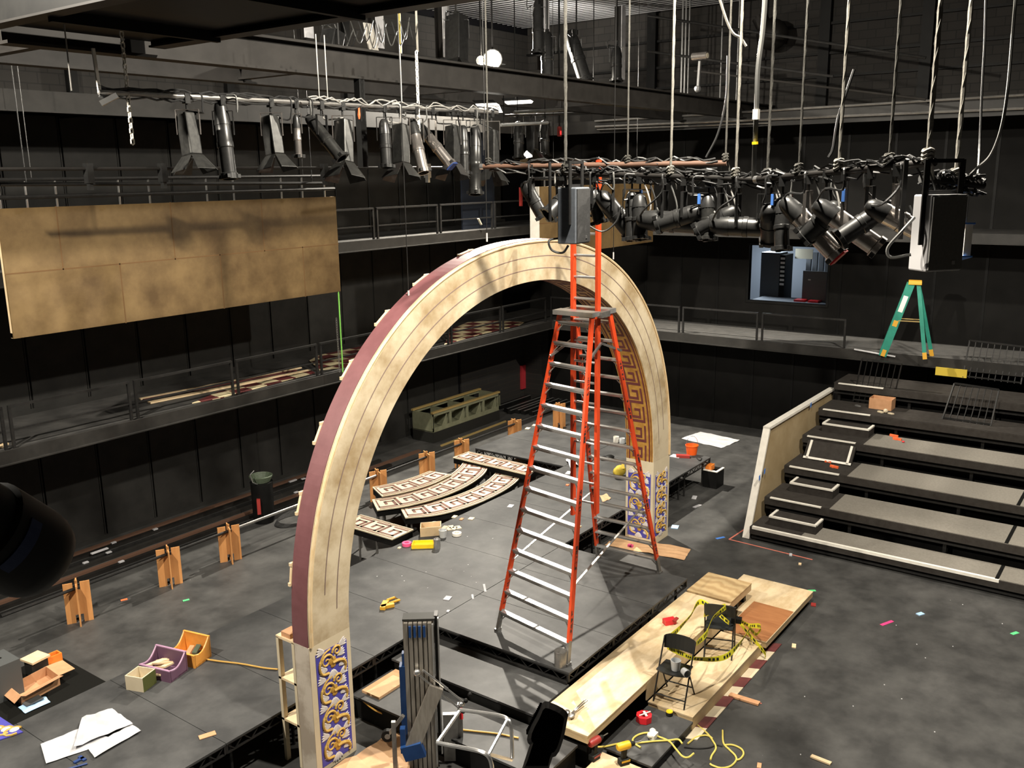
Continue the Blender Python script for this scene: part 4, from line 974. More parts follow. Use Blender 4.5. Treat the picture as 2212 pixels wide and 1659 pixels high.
# props just past the rear deck
p = atz(1530, 1052, 0); t = thing('prop_box', 'small black box step with a white edge past the end of the rear stage', 'box', (p.x, p.y, 0))
MB().bx(p.x-.05, p.y-.22, 0, p.x+.35, p.y+.12, .40).build('body', 'edge_black', t); MB().bx(p.x-.06, p.y-.23, .40, p.x+.0, p.y+.12, .42).bx(p.x, p.y-.23, .40, p.x+.35, p.y-.18, .42).build('white_edge', 'white_edge', t)
m = MB().bx(p.x+.02, p.y-.05, .401, p.x+.2, p.y+.1, .52); solo(m, 'orange_box', 'orange_bin', 'small orange box on top of the black box step', 'box')
chip(1500, 1075, 0, .2, .1, 'white scrap on the floor under the rear stage edge', 'paper'); chip(1506, 1094, 0, .24, .07, 'second white scrap on the floor in the shade of the rear stage', 'paper', a=-.2)
chip(1458, 1139, 0, .18, .14, 'pale blue tape scrap on the floor by the right arch leg', 'blue_paper'); chip(1556, 1162, 0, .2, .06, 'bright blue tape strip on the floor between the arch and the risers', 'blue_tape', 'tape_strip', a=-.5, h=.004)
# floor marks on the right
def tapeline(pts, label, mt='salmon_tape', w=.03):
    P = [atz(x, y, .002) for x, y in pts]; m = MB()
    for a, b in zip(P, P[1:]): m.bar(a, b, w, .004)
    solo(m, 'tape_line', mt, label, 'tape mark')
tapeline([(1618, 1137), (1575, 1165), (1755, 1209)], 'thin red tape outline on the floor round the riser corner')
chip(1916, 1346, 0, .27, .055, 'pink tape strip on the open floor at the right', 'pink_tape', 'tape_strip', a=-.42, h=.004); chip(1988, 1327, 0, .12, .08, 'blue and tan scrap on the open floor at the right', 'blue_paper', a=-.5); chip(2192, 1368, 0, .14, .06, 'green tape strip at the right edge of the floor', 'green_tape', 'tape_strip', a=-.5, h=.004)
chip(1752, 1276, 0, .16, .06, 'green tape strip at the corner of the pale plywood slab', 'green_tape', 'tape_strip', a=-.9, h=.004); chip(1715, 1396, 0, .12, .06, 'cream wood chip on the floor right of the plywood slab', 'pale_wood'); chip(1650, 1418, 0, .16, .1, 'broken tan cardboard scrap under the plywood slab corner', 'cardboard')
chip(1728, 1219, 0, .09, .05, 'small tan chip on the floor in front of the risers', 'pale_wood'); chip(1708, 1199, 0, .12, .05, 'white chip on the red tape line', 'paper')
p = atz(1752, 1635, 0); q = atz(1795, 1652, 0); m = MB().bar((p.x, p.y, .015), (q.x, q.y, .015), .06, .02); solo(m, 'wood_strip', 'pale_wood', 'brown wood strip on the floor at the bottom right', 'wood strip')
p = atz(1576, 1503, 0); q = atz(1640, 1523, 0); m = MB().bar((p.x, p.y, .02), (q.x, q.y, .02), .09, .025); solo(m, 'wood_strip', 'cardboard', 'brown board strip with pink marks beside the checkered strip', 'wood strip')
tapeline([(1590, 1500), (1645, 1520)], 'pink marking line drawn across the floor beside the checkered strip', 'salmon_tape', .02)
chip(1757, 1307, 0, .12, .08, 'red-brown scrap under the far corner of the plywood slab', 'red_dark'); chip(1640, 1655, 0, .1, .05, 'orange chip at the very bottom of the floor', 'cardboard')
for i in range(12):
    x, y = random.uniform(1700, 2200), random.uniform(1290, 1650); 
    chip(x, y, 0, .018, .014, 'tiny pale speck of debris on the open right floor', 'paper_grey', 'debris_speck', group='debris on the right floor', h=.006)
for i in range(16):
    x, y = random.uniform(800, 1080), random.uniform(1150, 1330); p = atz(x, y, H)
    if p.y < Y1-.1 and p.y > Y0+.1 and p.x < 17: chip(x, y, H, .018, .014, 'tiny white speck of debris on the stage', 'paper_grey', 'debris_speck', group='debris on the stage', h=.004, a=random.random()*3)

# ================================================================== FOLDING CHAIRS WITH CAUTION TAPE
def folding_chair(loc, rz, label):
    """faces local +x"""
    t = thing('folding_chair', label, 'folding chair', loc, rz)
    w = .215
    for s in (-1, 1):
        MB().tube([V((.20, s*w, .0)), V((.02, s*w, .43)), V((-.16, s*w, .80))], .011, 6).build('front_leg', 'black_steel', t, world=False)
        MB().tube([V((-.24, s*(w-.02), .0)), V((-.02, s*(w-.02), .40)), V((.05, s*(w-.02), .44))], .011, 6).build('rear_leg', 'black_steel', t, world=False)
    MB().tube([V((.16, -w, .10)), V((.16, w, .10))], .009, 6).build('crossbar', 'black_steel', t, world=False); MB().tube([V((-.18, -w+.02, .12)), V((-.18, w-.02, .12))], .009, 6).build('crossbar', 'black_steel', t, world=False)
    mm = MB(); A = []; B = []
    for i in range(9):
        a = -1+2*i/8; A.append(V((.21-.05*a*a, a*.20, .445))); B.append(V((-.17, a*.19, .425)))
    mm.slab(A, B, (0, 0, .02)); mm.build('seat', 'chair_black', t, world=False)
    A = [V((-.145-.03*(1-(i/4-1)**2), -w+2*w*i/8, .63)) for i in range(9)]; B = [V((-.185-.03*(1-(i/4-1)**2), -w+2*w*i/8, .80+.03*(1-(i/4-1)**4))) for i in range(9)]
    MB().slab(A, B, (.014, 0, .004)).build('backrest', 'chair_black', t, world=False)
    return t
ch1 = folding_chair((10.23, 4.90, .20), math.radians(180+5), 'near black folding chair with a plastic cup on its seat and caution tape')
ch2 = folding_chair((11.75, 4.93, .20), math.radians(20), 'far black folding chair wrapped in caution tape in front of the plywood slab')
p = V((10.17, 4.86, .665)); m = MB().lathe(p, (0, 0, 1), [(0, .055), (.14, .07), (.141, .064), (.01, .05)], 14); solo(m, 'plastic_cup', 'plastic_clear', 'clear plastic cup standing on the near folding chair', 'cup', smooth=True)
m = MB().lathe(p+V((-.04, -.13, .05)), (-.5, -.8, 0), [(0, .045), (.10, .055), (.101, .05), (.01, .04)], 12); solo(m, 'plastic_cup', 'plastic_clear', 'clear plastic cup lying on its side on the near folding chair', 'cup', smooth=True)
p = V((11.75, 4.62, .665)); m = MB().bx(p.x+.02, p.y-.02, .664, p.x+.13, p.y+.08, .80)
m = MB().bar((11.86, 4.80, .70), (11.90, 4.66, .70), .10, .07); solo(m, 'tool_pouch', 'edge_black', 'small black pouch on the far folding chair', 'pouch')
def ribbon(pts, label, w=.07):
    P = smoothpath(pts, 7); t = thing('caution_tape', label, 'caution tape', pts[0])
    A = []; B = []
    for i, q in enumerate(P): 
        tw = .55*math.sin(i*.35); A.append(q+V((tw*.02, tw*.02, w/2))); B.append(q-V((tw*.02, tw*.02, w/2)))
    m = MB().slab(A, B, (.002, .002, 0)); m.use('print_black')
    for i in range(1, len(P)-1):
        if i % 4 in (1, 2, 3):
            for s in (-.0025, .0045):
                a0 = A[i].lerp(B[i], .25); b0_ = A[i].lerp(B[i], .75); a1 = A[i+1].lerp(B[i+1], .25); b1_ = A[i+1].lerp(B[i+1], .75); o = V((s, s, 0))
                m.add([a0+o, a0.lerp(a1, .6)+o, b0_.lerp(b1_, .6)+o, b0_+o], [(0, 1, 2, 3)])
    m.build('tape', 'caution_yellow', t)
    return t
c3 = lambda x, y, d: atd(1100+x/2.962, 1099+y/2.962, d)
bk1 = [V((10.41, 4.70, .98)), V((10.41, 5.11, .98))]
ribbon([V((10.43, 5.12, .80)), V((10.47, 4.92, .74)), V((10.43, 4.68, .76)), V((10.9, 4.50, .62)), V((11.5, 4.52, .55)), V((12.1, 4.60, .52))], 'yellow caution tape stretched low from the near chair to the plywood slab')
ribbon([V((10.42, 4.69, .98)), V((10.9, 4.76, .90)), V((11.3, 4.85, .93)), V((11.58, 4.78, 1.02)), V((11.56, 5.1, .80))], 'yellow caution tape stretched between the backrests of the two chairs')
ribbon([V((10.43, 5.12, .92)), V((10.8, 5.16, .86)), V((11.2, 5.15, .92)), V((11.56, 5.14, 1.00)), V((11.58, 4.72, .78))], 'yellow caution tape crossing the far chair back in an X')
ribbon([V((12.05, 4.55, .30)), V((12.2, 4.66, .45)), V((12.35, 4.6, .30)), V((12.25, 4.5, .50)), V((12.45, 4.75, .36)), V((12.3, 4.85, .45)), V((12.2, 4.42, .15)), V((12.22, 4.40, .05))], 'crumpled knot of yellow caution tape at the plywood slab corner')
p = atz(1446, 1347, .49); m = MB().obox((p.x, p.y, .53), V((.08, -.06, 0)), V((.05, .06, 0)), (0, 0, .038)); t = thing('tape_dispenser', 'small red tape dispenser on the long plywood tread', 'tape dispenser', (p.x, p.y, .49))
MB().obox((p.x, p.y, .53), V((.075, -.05, 0)), V((.03, .045, 0)), (0, 0, .038)).build('body', 'red_plastic', t); MB().bar((p.x-.02, p.y-.08, .56), (p.x+.06, p.y-.1, .59), .05, .02).build('blade', 'red_dark', t)
p = atz(1391, 1557, .16); t = thing('tape_dispenser', 'round red tape roll dispenser on the small black platform', 'tape dispenser', (p.x, p.y, .16))
MB().lathe((p.x, p.y, .165), (0, 0, 1), [(0, .105), (.085, .105), (.086, .055), (0, .055)], 8, cap=False).build('body', 'red_plastic', t); MB().bar((p.x-.07, p.y+.03, .26), (p.x+.08, p.y-.05, .27), .015, .012).bar((p.x-.02, p.y-.05, .255), (p.x+.05, p.y+.03, .26), .03, .01).build('scraper', 'white_edge', t)
p = atz(1446, 1545, .16); t = thing('tape_measure', 'yellow and black tape measure on the small black platform', 'tape measure', (p.x, p.y, .16)); MB().lathe((p.x, p.y, .16), (0, 0, 1), [(0, .045), (.03, .048), (.05, .045)], 12).build('case', 'case_dark', t, smooth=True); MB().lathe((p.x, p.y, .211), (0, 0, 1), [(0, .045), (.012, .042)], 12).build('yellow_cover', 'yellow_plastic', t)
# drills
def drill(px, py, z, ang, label, m1, mb):
    p = atz(px, py, z); u = V((math.cos(ang), math.sin(ang), 0)); v = V((-u.y, u.x, 0)); t = thing('cordless_drill', label, 'drill', (p.x, p.y, z)); c = V((p.x, p.y, z))
    b = MB().obox(c+V((0, 0, .04)), u*.065, v*.042, (0, 0, .038)).build('battery', 'case_dark', t, bevel=.008)
    MB().obox(c+V((0, 0, .055))+u*.01, u*.058, v*.044, (0, 0, .012)).build('battery_band', mb, t)
    MB().bar(c+V((0, 0, .07))-u*.005, c+V((0, 0, .21))+u*.012, .045, .055, up=u).build('grip', 'case_dark', t)
    MB().lathe(c+V((0, 0, .245))-u*.09, u, [(0, .035), (.02, .05), (.15, .05), (.17, .045)], 12).build('motor_housing', m1, t, smooth=True)
    MB().lathe(c+V((0, 0, .245))+u*.08, u, [(0, .034), (.05, .03), (.07, .018)], 10).build('chuck', 'case_dark', t, smooth=True)
    MB().cyl(c+V((0, 0, .245))+u*.14, c+V((0, 0, .245))+u*.24, .007, n=6).build('bit', 'bare_metal', t)
    return t
drill(1347, 1650, .12, -.55, 'yellow and black cordless drill at the bottom edge', 'drill_yellow', 'drill_yellow')
drill(1284, 1640, .12, -.2, 'dark red cordless drill below the near end of the long plywood tread', 'red_dark', 'red_dark')
def cord(pts, z, label, mt='yellow_cord', r=.012):
    P = [atz(1250+x/5.53, 1480+y/5.53, z) for x, y in pts]; solo(MB().tube(smoothpath(P), r, 6), 'extension_cord', mt, label, 'cord')
cord([(740, 745), (660, 690), (650, 640), (720, 590), (830, 570), (940, 610), (1080, 670), (1160, 760), (1240, 850), (1310, 862), (1375, 815)], .172, 'yellow cord looping across the small black platform and over its edge')
cord([(100, 740), (300, 735), (480, 700), (700, 690), (900, 670), (1080, 660), (1190, 650), (1240, 700)], .174, 'yellow and black cord crossing the small black platform straight')
cord([(1420, 480), (1530, 570), (1600, 660), (1640, 750), (1590, 840), (1575, 890)], .012, 'yellow cord leading from the checkered strip onto the floor')
cord([(1720, 540), (1730, 690), (1800, 770), (1870, 840), (1880, 900), (1810, 970), (1700, 990), (1600, 960), (1570, 940)], .012, 'yellow cord looping round at the bottom of the floor')
cord([(1740, 715), (1840, 715), (1940, 760), (1970, 820), (1930, 880), (1880, 895)], .013, 'short yellow cord bend at the right of the floor loop')
cord([(1300, 700), (1400, 625), (1500, 600), (1560, 610), (1600, 640)], .013, 'yellow cord arc just off the small black platform')
cord([(1260, 740), (1420, 755), (1560, 745), (1640, 715), (1720, 730)], .011, 'thin black cord between the yellow loops on the floor', 'black_cord', .009)
P = [atz(x, y, z) for x, y, z in ((770, 1502, .3), (812, 1535, .25), (860, 1552, .12), (890, 1554, .05))]
solo(MB().tube(smoothpath(P), .012, 6), 'extension_cord', 'orange_cord', 'yellow-orange cord hanging from the left arch leg to the lift base', 'cord')
P = [atz(x, y, .345) for x, y in ((985, 1575), (1030, 1580), (1075, 1585), (1120, 1594))]
solo(MB().tube(smoothpath(P), .012, 6), 'extension_cord', 'orange_cord', 'yellow-orange cord crossing the lower black step behind the lift', 'cord')
p = atz(1408, 1592, .16); m = MB().ball((p.x-.03, p.y, .20), .05, .05, .04, 8, 6).ball((p.x+.06, p.y+.02, .20), .045, .045, .04, 8, 6).obox((p.x, p.y-.03, .19), (.06, 0, 0), (0, .03, 0), (0, 0, .03)); solo(m, 'respirator_mask', 'white_edge', 'small white respirator among the cords on the black platform', 'mask', smooth=True)
p = atz(1240, 1540, .49); t = thing('hex_key_clamp', 'small grey clamp with two long pins on the near end of the long plywood tread', 'clamp', (p.x, p.y, .49))
MB().ball((p.x-.10, p.y+.05, .53), .06, .045, .03, 8, 5).ball((p.x-.12, p.y-.04, .53), .06, .04, .03, 8, 5).bar((p.x-.12, p.y-.03, .53), (p.x+.02, p.y-.02, .53), .03, .03).build('jaws', 'dull_metal', t, smooth=True); MB().cyl((p.x, p.y-.02, .53), (p.x+.25, p.y-.04, .55), .008, n=6).cyl((p.x+.01, p.y+.0, .53), (p.x+.26, p.y-.01, .55), .008, n=6).build('pins', 'dull_metal', t)

# ================================================================== MATERIAL LIFT
B = V((7.40, 6.86, 0)); ang = math.radians(-52)                 # local x: to the right in the picture, y: away
U = V((math.cos(ang), math.sin(ang), 0)); Wv = V((-U.y, U.x, 0)); Z3 = V((0, 0, 1))
lift = thing('material_lift', 'metal material lift with ribbed mast and blue back at the bottom centre', 'lift', B)
L_ = lambda x, y, z: B+U*x+Wv*y+Z3*z
m = MB()
for i in range(6): m.obox(L_(-.15+.056*i, -.06-.01*(i % 2), 1.0), U*.022, Wv*.05, Z3*.98)
m.obox(L_(-.01, .02, 1.0), U*.18, Wv*.05, Z3*.985); m.build('mast', 'mast_metal', lift)
MB().obox(L_(.20, .06, 1.12), U*.022, Wv*.07, Z3*.90).build('side_channel', 'black_steel', lift); MB().obox(L_(.225, -.02, 1.10), U*.008, Wv*.02, Z3*.90).obox(L_(.165, -.115, 1.05), U*.008, Wv*.02, Z3*.92).build('edge_trim', 'aluminium', lift)
MB().obox(L_(.0, .02, 2.0), U*.19, Wv*.085, Z3*.012).build('mast_cap', 'case_dark', lift)
m = MB()
for i in range(4): m.obox(L_(-.10+.056*i, -.125, 1.88), U*.014, Wv*.008, Z3*.07)
m.build('blue_slide', 'blue_lift', lift)
MB().obox(L_(-.22, .03, .80), U*.035, Wv*.06, Z3*.58).obox(L_(-.20, .03, 1.42), U*.02, Wv*.04, Z3*.12).build('blue_back', 'blue_lift', lift)
MB().obox(L_(-.10, -.30, .44), U*.12+Z3*.03, Wv*.05, Z3*.09-U*.03).obox(L_(-.22, -.26, .56), U*.03, Wv*.04, Z3*.16).build('blue_carriage', 'blue_lift', lift)
MB().bar(L_(-.12, -.30, .46), L_(.19, -.16, 1.18), .17, .07, up=Wv).build('brace_beam', 'mast_metal', lift)
m = MB()
for dy in (0, .1):
    a = L_(-.02+dy*.6, -.17, 1.36+dy*.5); b = L_(.44+dy*.6, -.10, .86+dy*.8); m.cyl(a, b, .013, n=8); m.cyl(a.lerp(b, .42), a.lerp(b, .60), .019, n=8)
m.ball(L_(-.03, -.17, 1.38), .045).ball(L_(.48, -.09, .90), .04)
m.build('turnbuckle_rods', 'bare_metal', lift, smooth=True)
fd_ = lambda x, y, d: atd(800+x/4.4957, 1290+y/4.4957, d)
m = MB(); r = .020
top = [fd_(870, 1095, 10.2), fd_(1060, 1120, 10.0), fd_(1250, 1150, 9.8), fd_(1330, 1185, 9.7), fd_(1365, 1260, 9.7), fd_(1375, 1400, 9.8), fd_(1378, 1560, 9.9)]
m.tube(smoothpath(top, 4), r, 7)
low = [fd_(650, 1415, 9.6), fd_(860, 1455, 9.4), fd_(1050, 1495, 9.2), fd_(1140, 1540, 9.15), fd_(1175, 1620, 9.2), fd_(1185, 1720, 9.3)]
m.tube(smoothpath(low, 4), r, 7)
m.tube([fd_(1330, 1190, 9.7), fd_(1150, 1530, 9.15)], r*.8, 6).tube([fd_(865, 1110, 10.2), fd_(650, 1415, 9.6)], r, 6).tube([fd_(1150, 1525, 9.15), fd_(1370, 1580, 9.9)], r*.9, 6)
m.build('tube_frame', 'bare_metal', lift, smooth=True)
MB().obox(L_(.33, .1, .34), U*.09, Wv*.03, Z3*.32).obox(L_(.45, .12, .40), U*.03, Wv*.03, Z3*.38).build('leg_channel', 'dull_metal', lift)
MB().bx(L_(.47, .05, .62).x, L_(.47, .05, .62).y, .60, L_(.47, .05, .62).x+.03, L_(.47, .05, .62).y+.03, .74).build('red_handle', 'red_plastic', lift)
wc = L_(-.42, -.10, .52); w_ = MB().cyl(wc-Wv*.03, wc+Wv*.03, .075, n=18).build('wheel', 'edge_black', lift); MB().cyl(wc-Wv*.035, wc-Wv*.031, .035, n=12).build('hub', 'dull_metal', w_)
MB().bar(wc, L_(-.22, -.14, .80), .05, .04).obox(L_(-.33, -.22, .42), U*.025, Wv*.025, Z3*.36).bar(L_(-.33, -.22, .3), L_(-.33, -.05, 0), .04, .04).build('wheel_fork', 'dull_metal', lift)
MB().ball(L_(.53, -.10, .95), .03).ball(L_(.50, -.16, .85), .03).ball(L_(.58, -.05, 1.0), .028).build('lock_knob', 'edge_black', lift)

# ================================================================== SEATING RISERS
RY = 6.37; RYE = -3.0
rx = [16.47, 17.18, 18.22, 19.25, 20.23, 21.25, 22.42]; rz_ = [.30, .70, 1.08, 1.49, 1.88, 2.28]
names = ['lowest wide carpeted seating riser with the long white front edge', 'second carpeted seating riser from the floor', 'third carpeted seating riser from the floor, with two orange bits at its end', 'fourth carpeted seating riser from the floor, with orange bits on the grey carpet', 'fifth seating riser from the floor, carrying the cardboard box', 'topmost seating riser just below the far gallery']
for k in range(6):
    t = thing('seating_riser', names[k], 'seating riser', (rx[k], 2.0, 0))
    MB().bx(rx[k], RYE, rz_[k]-.16, rx[k+1]-.016, RY-.005*k, rz_[k]-.012).build('platform', 'riser_black', t)
    y_end = RY-1.3 if k else RY-1.0
    MB().bx(rx[k]+.02, RYE, rz_[k]-.012, rx[k+1]-.018, y_end, rz_[k]).build('carpet', 'riser_carpet' if k < 4 else 'riser_black', t)
    MB().bx(rx[k]+.02, y_end+.002, rz_[k]-.012, rx[k+1]-.018, RY-.01, rz_[k]-.001).build('aisle_carpet', 'riser_black', t)
    if k < 5: MB().bx(rx[k]+.02, 1.98, rz_[k]+.0005, rx[k+1]-.02, 2.04, rz_[k]+.003).build('joint_strip', 'edge_black', t)
    ln = {0: 4.35, 5: 1.0}.get(k, 1.02)
    off = .05 if k == 0 else .12
    MB().bx(rx[k]-.012, RY-off-ln, rz_[k]-.05 if k == 0 else rz_[k]-.02, rx[k]+.05, RY-off, rz_[k]+.003).build('white_edge', 'white_edge', t)
    m = MB()
    for y in (RY-.12, 4.7, 3.0, 1.3, -.4): m.bx(rx[k]+.12, y-.03, 0, rx[k]+.17, y+.03, rz_[k]-.16)
    m.bx(rx[k]+.05, RYE, rz_[k]-.26, rx[k]+.09, RY-.02, rz_[k]-.22)
    m.build('support_frame', 'black_steel', t)
    if k: MB().bx(rx[k]+.30, RYE, 0.02, rx[k]+.33, RY-.04, rz_[k]-.16).build('rear_fill', 'edge_black', t)
m = MB().bx(16.48, 2.03, .301, 22.4, 2.06, .315); 
# half steps with white edges, one on each of the lower rows
hs = []
for k, (pl_, pr_) in enumerate((((1661, 1117), (1764, 1120)), ((1707, 1021), (1800, 1049)), ((1740, 988), (1832, 1003)), ((1777, 901), (1878, 917)))):
    xf = rx[k+1]-.46 if k != 2 else rx[3]-.36; a_, b_ = atx(*pl_, xf), atx(*pr_, xf); hs.append((xf, a_.y, rz_[k], .19 if k != 2 else .30, a_.y-b_.y))
hl = ['white-edged half step on the lowest seating riser', 'white-edged half step on the second seating riser', 'tilted white-edged step box on the third seating riser', 'white-edged half step on the fourth seating riser']
for (x, y, z, h, wd_), l in zip(hs, hl):
    t = thing('half_step', l, 'step', (x+.2, y-.4, z)); tilt = l.startswith('tilted')
    y1 = y; y0_ = y-max(.85, wd_); x1 = x+.42
    if not tilt:
        MB().bx(x, y0_, z, x1, y1, z+h-.012).build('body', 'riser_black', t)
        MB().bx(x-.01, y0_, z+h-.03, x+.04, y1, z+h+.004).bx(x+.04, y0_-.005, z+h-.03, x1, y0_+.045, z+h+.004).bx(x+.04, y1-.045, z+h-.03, x1, y1+.005, z+h+.004).build('white_edge', 'white_edge', t)
    else:
        a = math.radians(48); d = V((math.cos(a), 0, math.sin(a))); n = V((-math.sin(a), 0, math.cos(a))); o = V((x, 0, z+.02))
        MB().obox(o+d*.22+V((0, (y0_+y1)/2, 0))-n*.03, d*.22, V((0, .5, 0)), n*.03).build('body', 'riser_black', t)
        m = MB(); q = lambda s, yy: o+d*s+V((0, yy, 0))
        m.obox(q(.02, (y0_+y1)/2), d*.025, V((0, .5, 0)), n*.012).obox(q(.22, y0_+.025), d*.22, V((0, .025, 0)), n*.012).obox(q(.22, y1-.025), d*.22, V((0, .025, 0)), n*.012); m.build('white_edge', 'white_edge', t)
# sloped side flat beside the risers
PY = RY+.06
pts = [(16.56, .0), (17.42, 2.06), (21.5, 2.06), (21.5, .0)]
t = thing('riser_side_flat', 'pale slanted plywood side flat with white edge along the seating risers', 'scenery panel', (18.6, PY, 0))
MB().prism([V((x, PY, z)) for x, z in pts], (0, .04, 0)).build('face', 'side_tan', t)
MB().bar(V((16.53, PY+.03, 0)), V((17.39, PY+.03, 2.06)), .14, .05, up=(1, 0, 0)).bar(V((17.36, PY+.03, 2.07)), V((21.5, PY+.03, 2.07)), .14, .05).build('white_edge', 'white_edge', t)
for (x, y) in ((1652, 1018), (1641, 1032), (1752, 875)):
    q = aty(x, y, PY-.05); chip_ = MB().obox((q.x, PY-.048, q.z), (.035, 0, .01), (0, .002, 0), (0, 0, .05)); solo(chip_, 'tape_scrap', 'blue_tape', ['lower pair blue tape piece, on the white edge of the slanted side flat', 'blue tape piece nearest the front of the slanted side flat', 'blue tape piece on the level top of the slanted side flat'][(1652, 1641, 1752).index(x)], 'tape mark')
# things on the risers
p = V((20.75, 5.15, 1.88)); p = atz(1899, 886, 1.88); cart_box('cardboard_box', 'small open cardboard box on the fifth seating riser', 'cardboard box', (p.x+.22, p.y, 1.881), V((.17, 0, 0)), V((0, .24, 0)), .24, .008, 'cardboard')
p = atz(1912, 893, 1.88); m = MB().ball((p.x+.03, p.y, 1.93), .05, .05, .05, 8, 6).obox((p.x, p.y+.1, 1.90), (.03, .05, 0), (-.02, .02, 0), (0, 0, .015)).obox((p.x, p.y-.12, 1.895), (.02, .05, 0), (-.02, .02, 0), (0, 0, .012)); solo(m, 'packing_scraps', 'cream_plain', 'small pale scraps in front of the cardboard box on the riser', 'scrap')
p = atz(1853, 878, 1.88); m = MB().obox((p.x, p.y, 1.895), (.03, .05, 0), (-.02, .02, 0), (0, 0, .014)); solo(m, 'hardware_piece', 'aluminium', 'small metal piece on the fifth riser left of the box', 'hardware')
for (x, y, z), l in (((1931, 943, 1.49), 'orange plastic bit on the fourth riser, the left of the pair'), ((1938, 950, 1.49), 'orange plastic bit on the fourth riser, the right of the pair'), ((1787, 998, 1.08), 'orange plastic bit on the third riser below the tilted step'), ((1802, 1010, 1.08), 'orange plastic bit on the third riser by its white edge')):
    p = atz(x, y, z); m = MB().obox((p.x, p.y, z+.02), (.02, .09, 0), (.03, 0, 0), (0, 0, .02)).obox((p.x, p.y+.03, z+.02), (.05, .01, 0), (0, .02, 0), (0, 0, .018)); solo(m, 'orange_bracket', 'orange_tape', l, 'bracket')
p = atz(1951, 956, 1.49); solo(MB().ball((p.x, p.y, 1.51), .03, .03, .02, 8, 5), 'red_bead', 'red_plastic', 'tiny red bead on the fourth riser beside the orange bits', 'bead')
def baluster(p0, p1, p2, p3, n, label):
    """leaning railing: bottom p0-p1, top p2-p3"""
    p0, p1, p2, p3 = map(V, (p0, p1, p2, p3)); t = thing('baluster_panel', label, 'railing', (p0+p1)/2)
    MB().bar(p2, p3, .05, .035).build('top_rail', 'black_steel', t); MB().bar(p0.lerp(p2, .04), p1.lerp(p3, .04), .03, .03).build('bottom_rail', 'black_steel', t)
    for i in range(n+1):
        a, b = p0.lerp(p1, i/n), p2.lerp(p3, i/n); MB().bar(a, b, .028 if i in (0, n) else .016, .028 if i in (0, n) else .016).build('baluster', 'black_steel', t)
    return t
q0, q1 = atz(1843, 866, 1.881), atz(1927, 876, 1.881)
baluster(q0, q1, atx(1862, 775, min(q0.x+.3, 21.22)), atx(1948, 787, min(q0.x+.3, 21.22)), 7, 'dark railing panel with thin balusters leaning behind the cardboard box')
q0, q1 = atz(2036, 905, 1.881), atz(2140, 920, 1.881)
baluster(q0, q1, atx(2062, 828, min(q0.x+.3, 21.22)), atx(2158, 842, min(q0.x+.3, 21.22)), 7, 'dark railing panel leaning on the risers at the right')
baluster(atx(2080, 815, 22.3), atx(2205, 830, 22.3), atx(2095, 735, 22.5), atx(2220, 750, 22.5), 9, 'dark railing panel standing at the gallery edge at the far right')
q0, q1 = atx(2021, 800, 22.3), atx(2088, 815, 22.3); m = MB().bx(22.29, q1.y, q1.z-.02, 22.33, q0.y, q0.z+.08); solo(m, 'yellow_board', 'yellow_pad', 'yellow strip on the gallery edge above the risers', 'board')
q0, q1 = atx(1845, 757, 22.33), atx(1934, 773, 22.33); m = MB().bar(q0+V((0, 0, .03)), q1+V((0, 0, .03)), .03, .03); solo(m, 'pale_batten', 'paper_grey', 'thin pale batten at the gallery edge below the green ladder', 'batten')
# green step ladder on the far gallery
gl = thing('step_ladder', 'green step ladder with yellow top on the far right gallery', 'ladder', (22.8, 5.1, G1))
zt = 4.42; a0, a1 = atz(1907, 767, G1), atz(1999, 774, G1); b0, b1 = atz(1926, 757, G1)+V((.1, 0, 0)), atz(2011, 767, G1)+V((.1, 0, 0))
fa, fb = V((22.62, 5.52, G1)), V((22.62, 4.98, G1)); 
wv = V((math.cos(math.radians(13)), math.sin(math.radians(13)), 0))
f0, f1, r0_, r1_ = atz(1906, 769, G1), None, atz(1998, 776, G1), atz(2013, 769, G1)
f1 = f0+wv*.46; top_c = (f0+r0_)/2+wv*.22; top_c = atx(1977, 613, top_c.x)
du = (f0-r0_).normalized()
bl = [f0, f1]; br_ = [r0_, r1_]
tl_ = [top_c+du*.09-wv*.13, top_c+du*.09+wv*.13]; tr_ = [top_c-du*.07-wv*.10, top_c-du*.07+wv*.10]
for A, B2, nm in ((bl, tl_, 'front'), (br_, tr_, 'rear')):
    for a, b in zip(A, B2):
        s = MB().bar(a, b, .035, .17 if nm == 'front' else .085, up=wv.cross(b-a)).build('side_rail', 'ladder_green', gl)
        MB().bar(a, a.lerp(b, .09), .05, .09, up=wv.cross(b-a)).build('foot', 'ladder_yellow', s)
        if nm == 'front': MB().bar(a.lerp(b, .62), a.lerp(b, .84), .039, .10, up=wv.cross(b-a)).build('white_label', 'label_white', s); MB().bar(a.lerp(b, .42), a.lerp(b, .5), .039, .10, up=wv.cross(b-a)).build('yellow_label', 'ladder_yellow', s)
for k in range(1, 6): MB().bar(bl[0].lerp(tl_[0], k/6), bl[1].lerp(tl_[1], k/6), .08, .03).build('step', 'dull_metal', gl)
for i in (0, 1): MB().bar(bl[i].lerp(tl_[i], .5), br_[i].lerp(tr_[i], .5), .03, .02).build('spreader', 'olive_rail', gl)
MB().obox(top_c+V((0, 0, .03)), wv*.17, du*.14, (0, 0, .04)).build('top_cap', 'ladder_yellow', gl, bevel=.01)

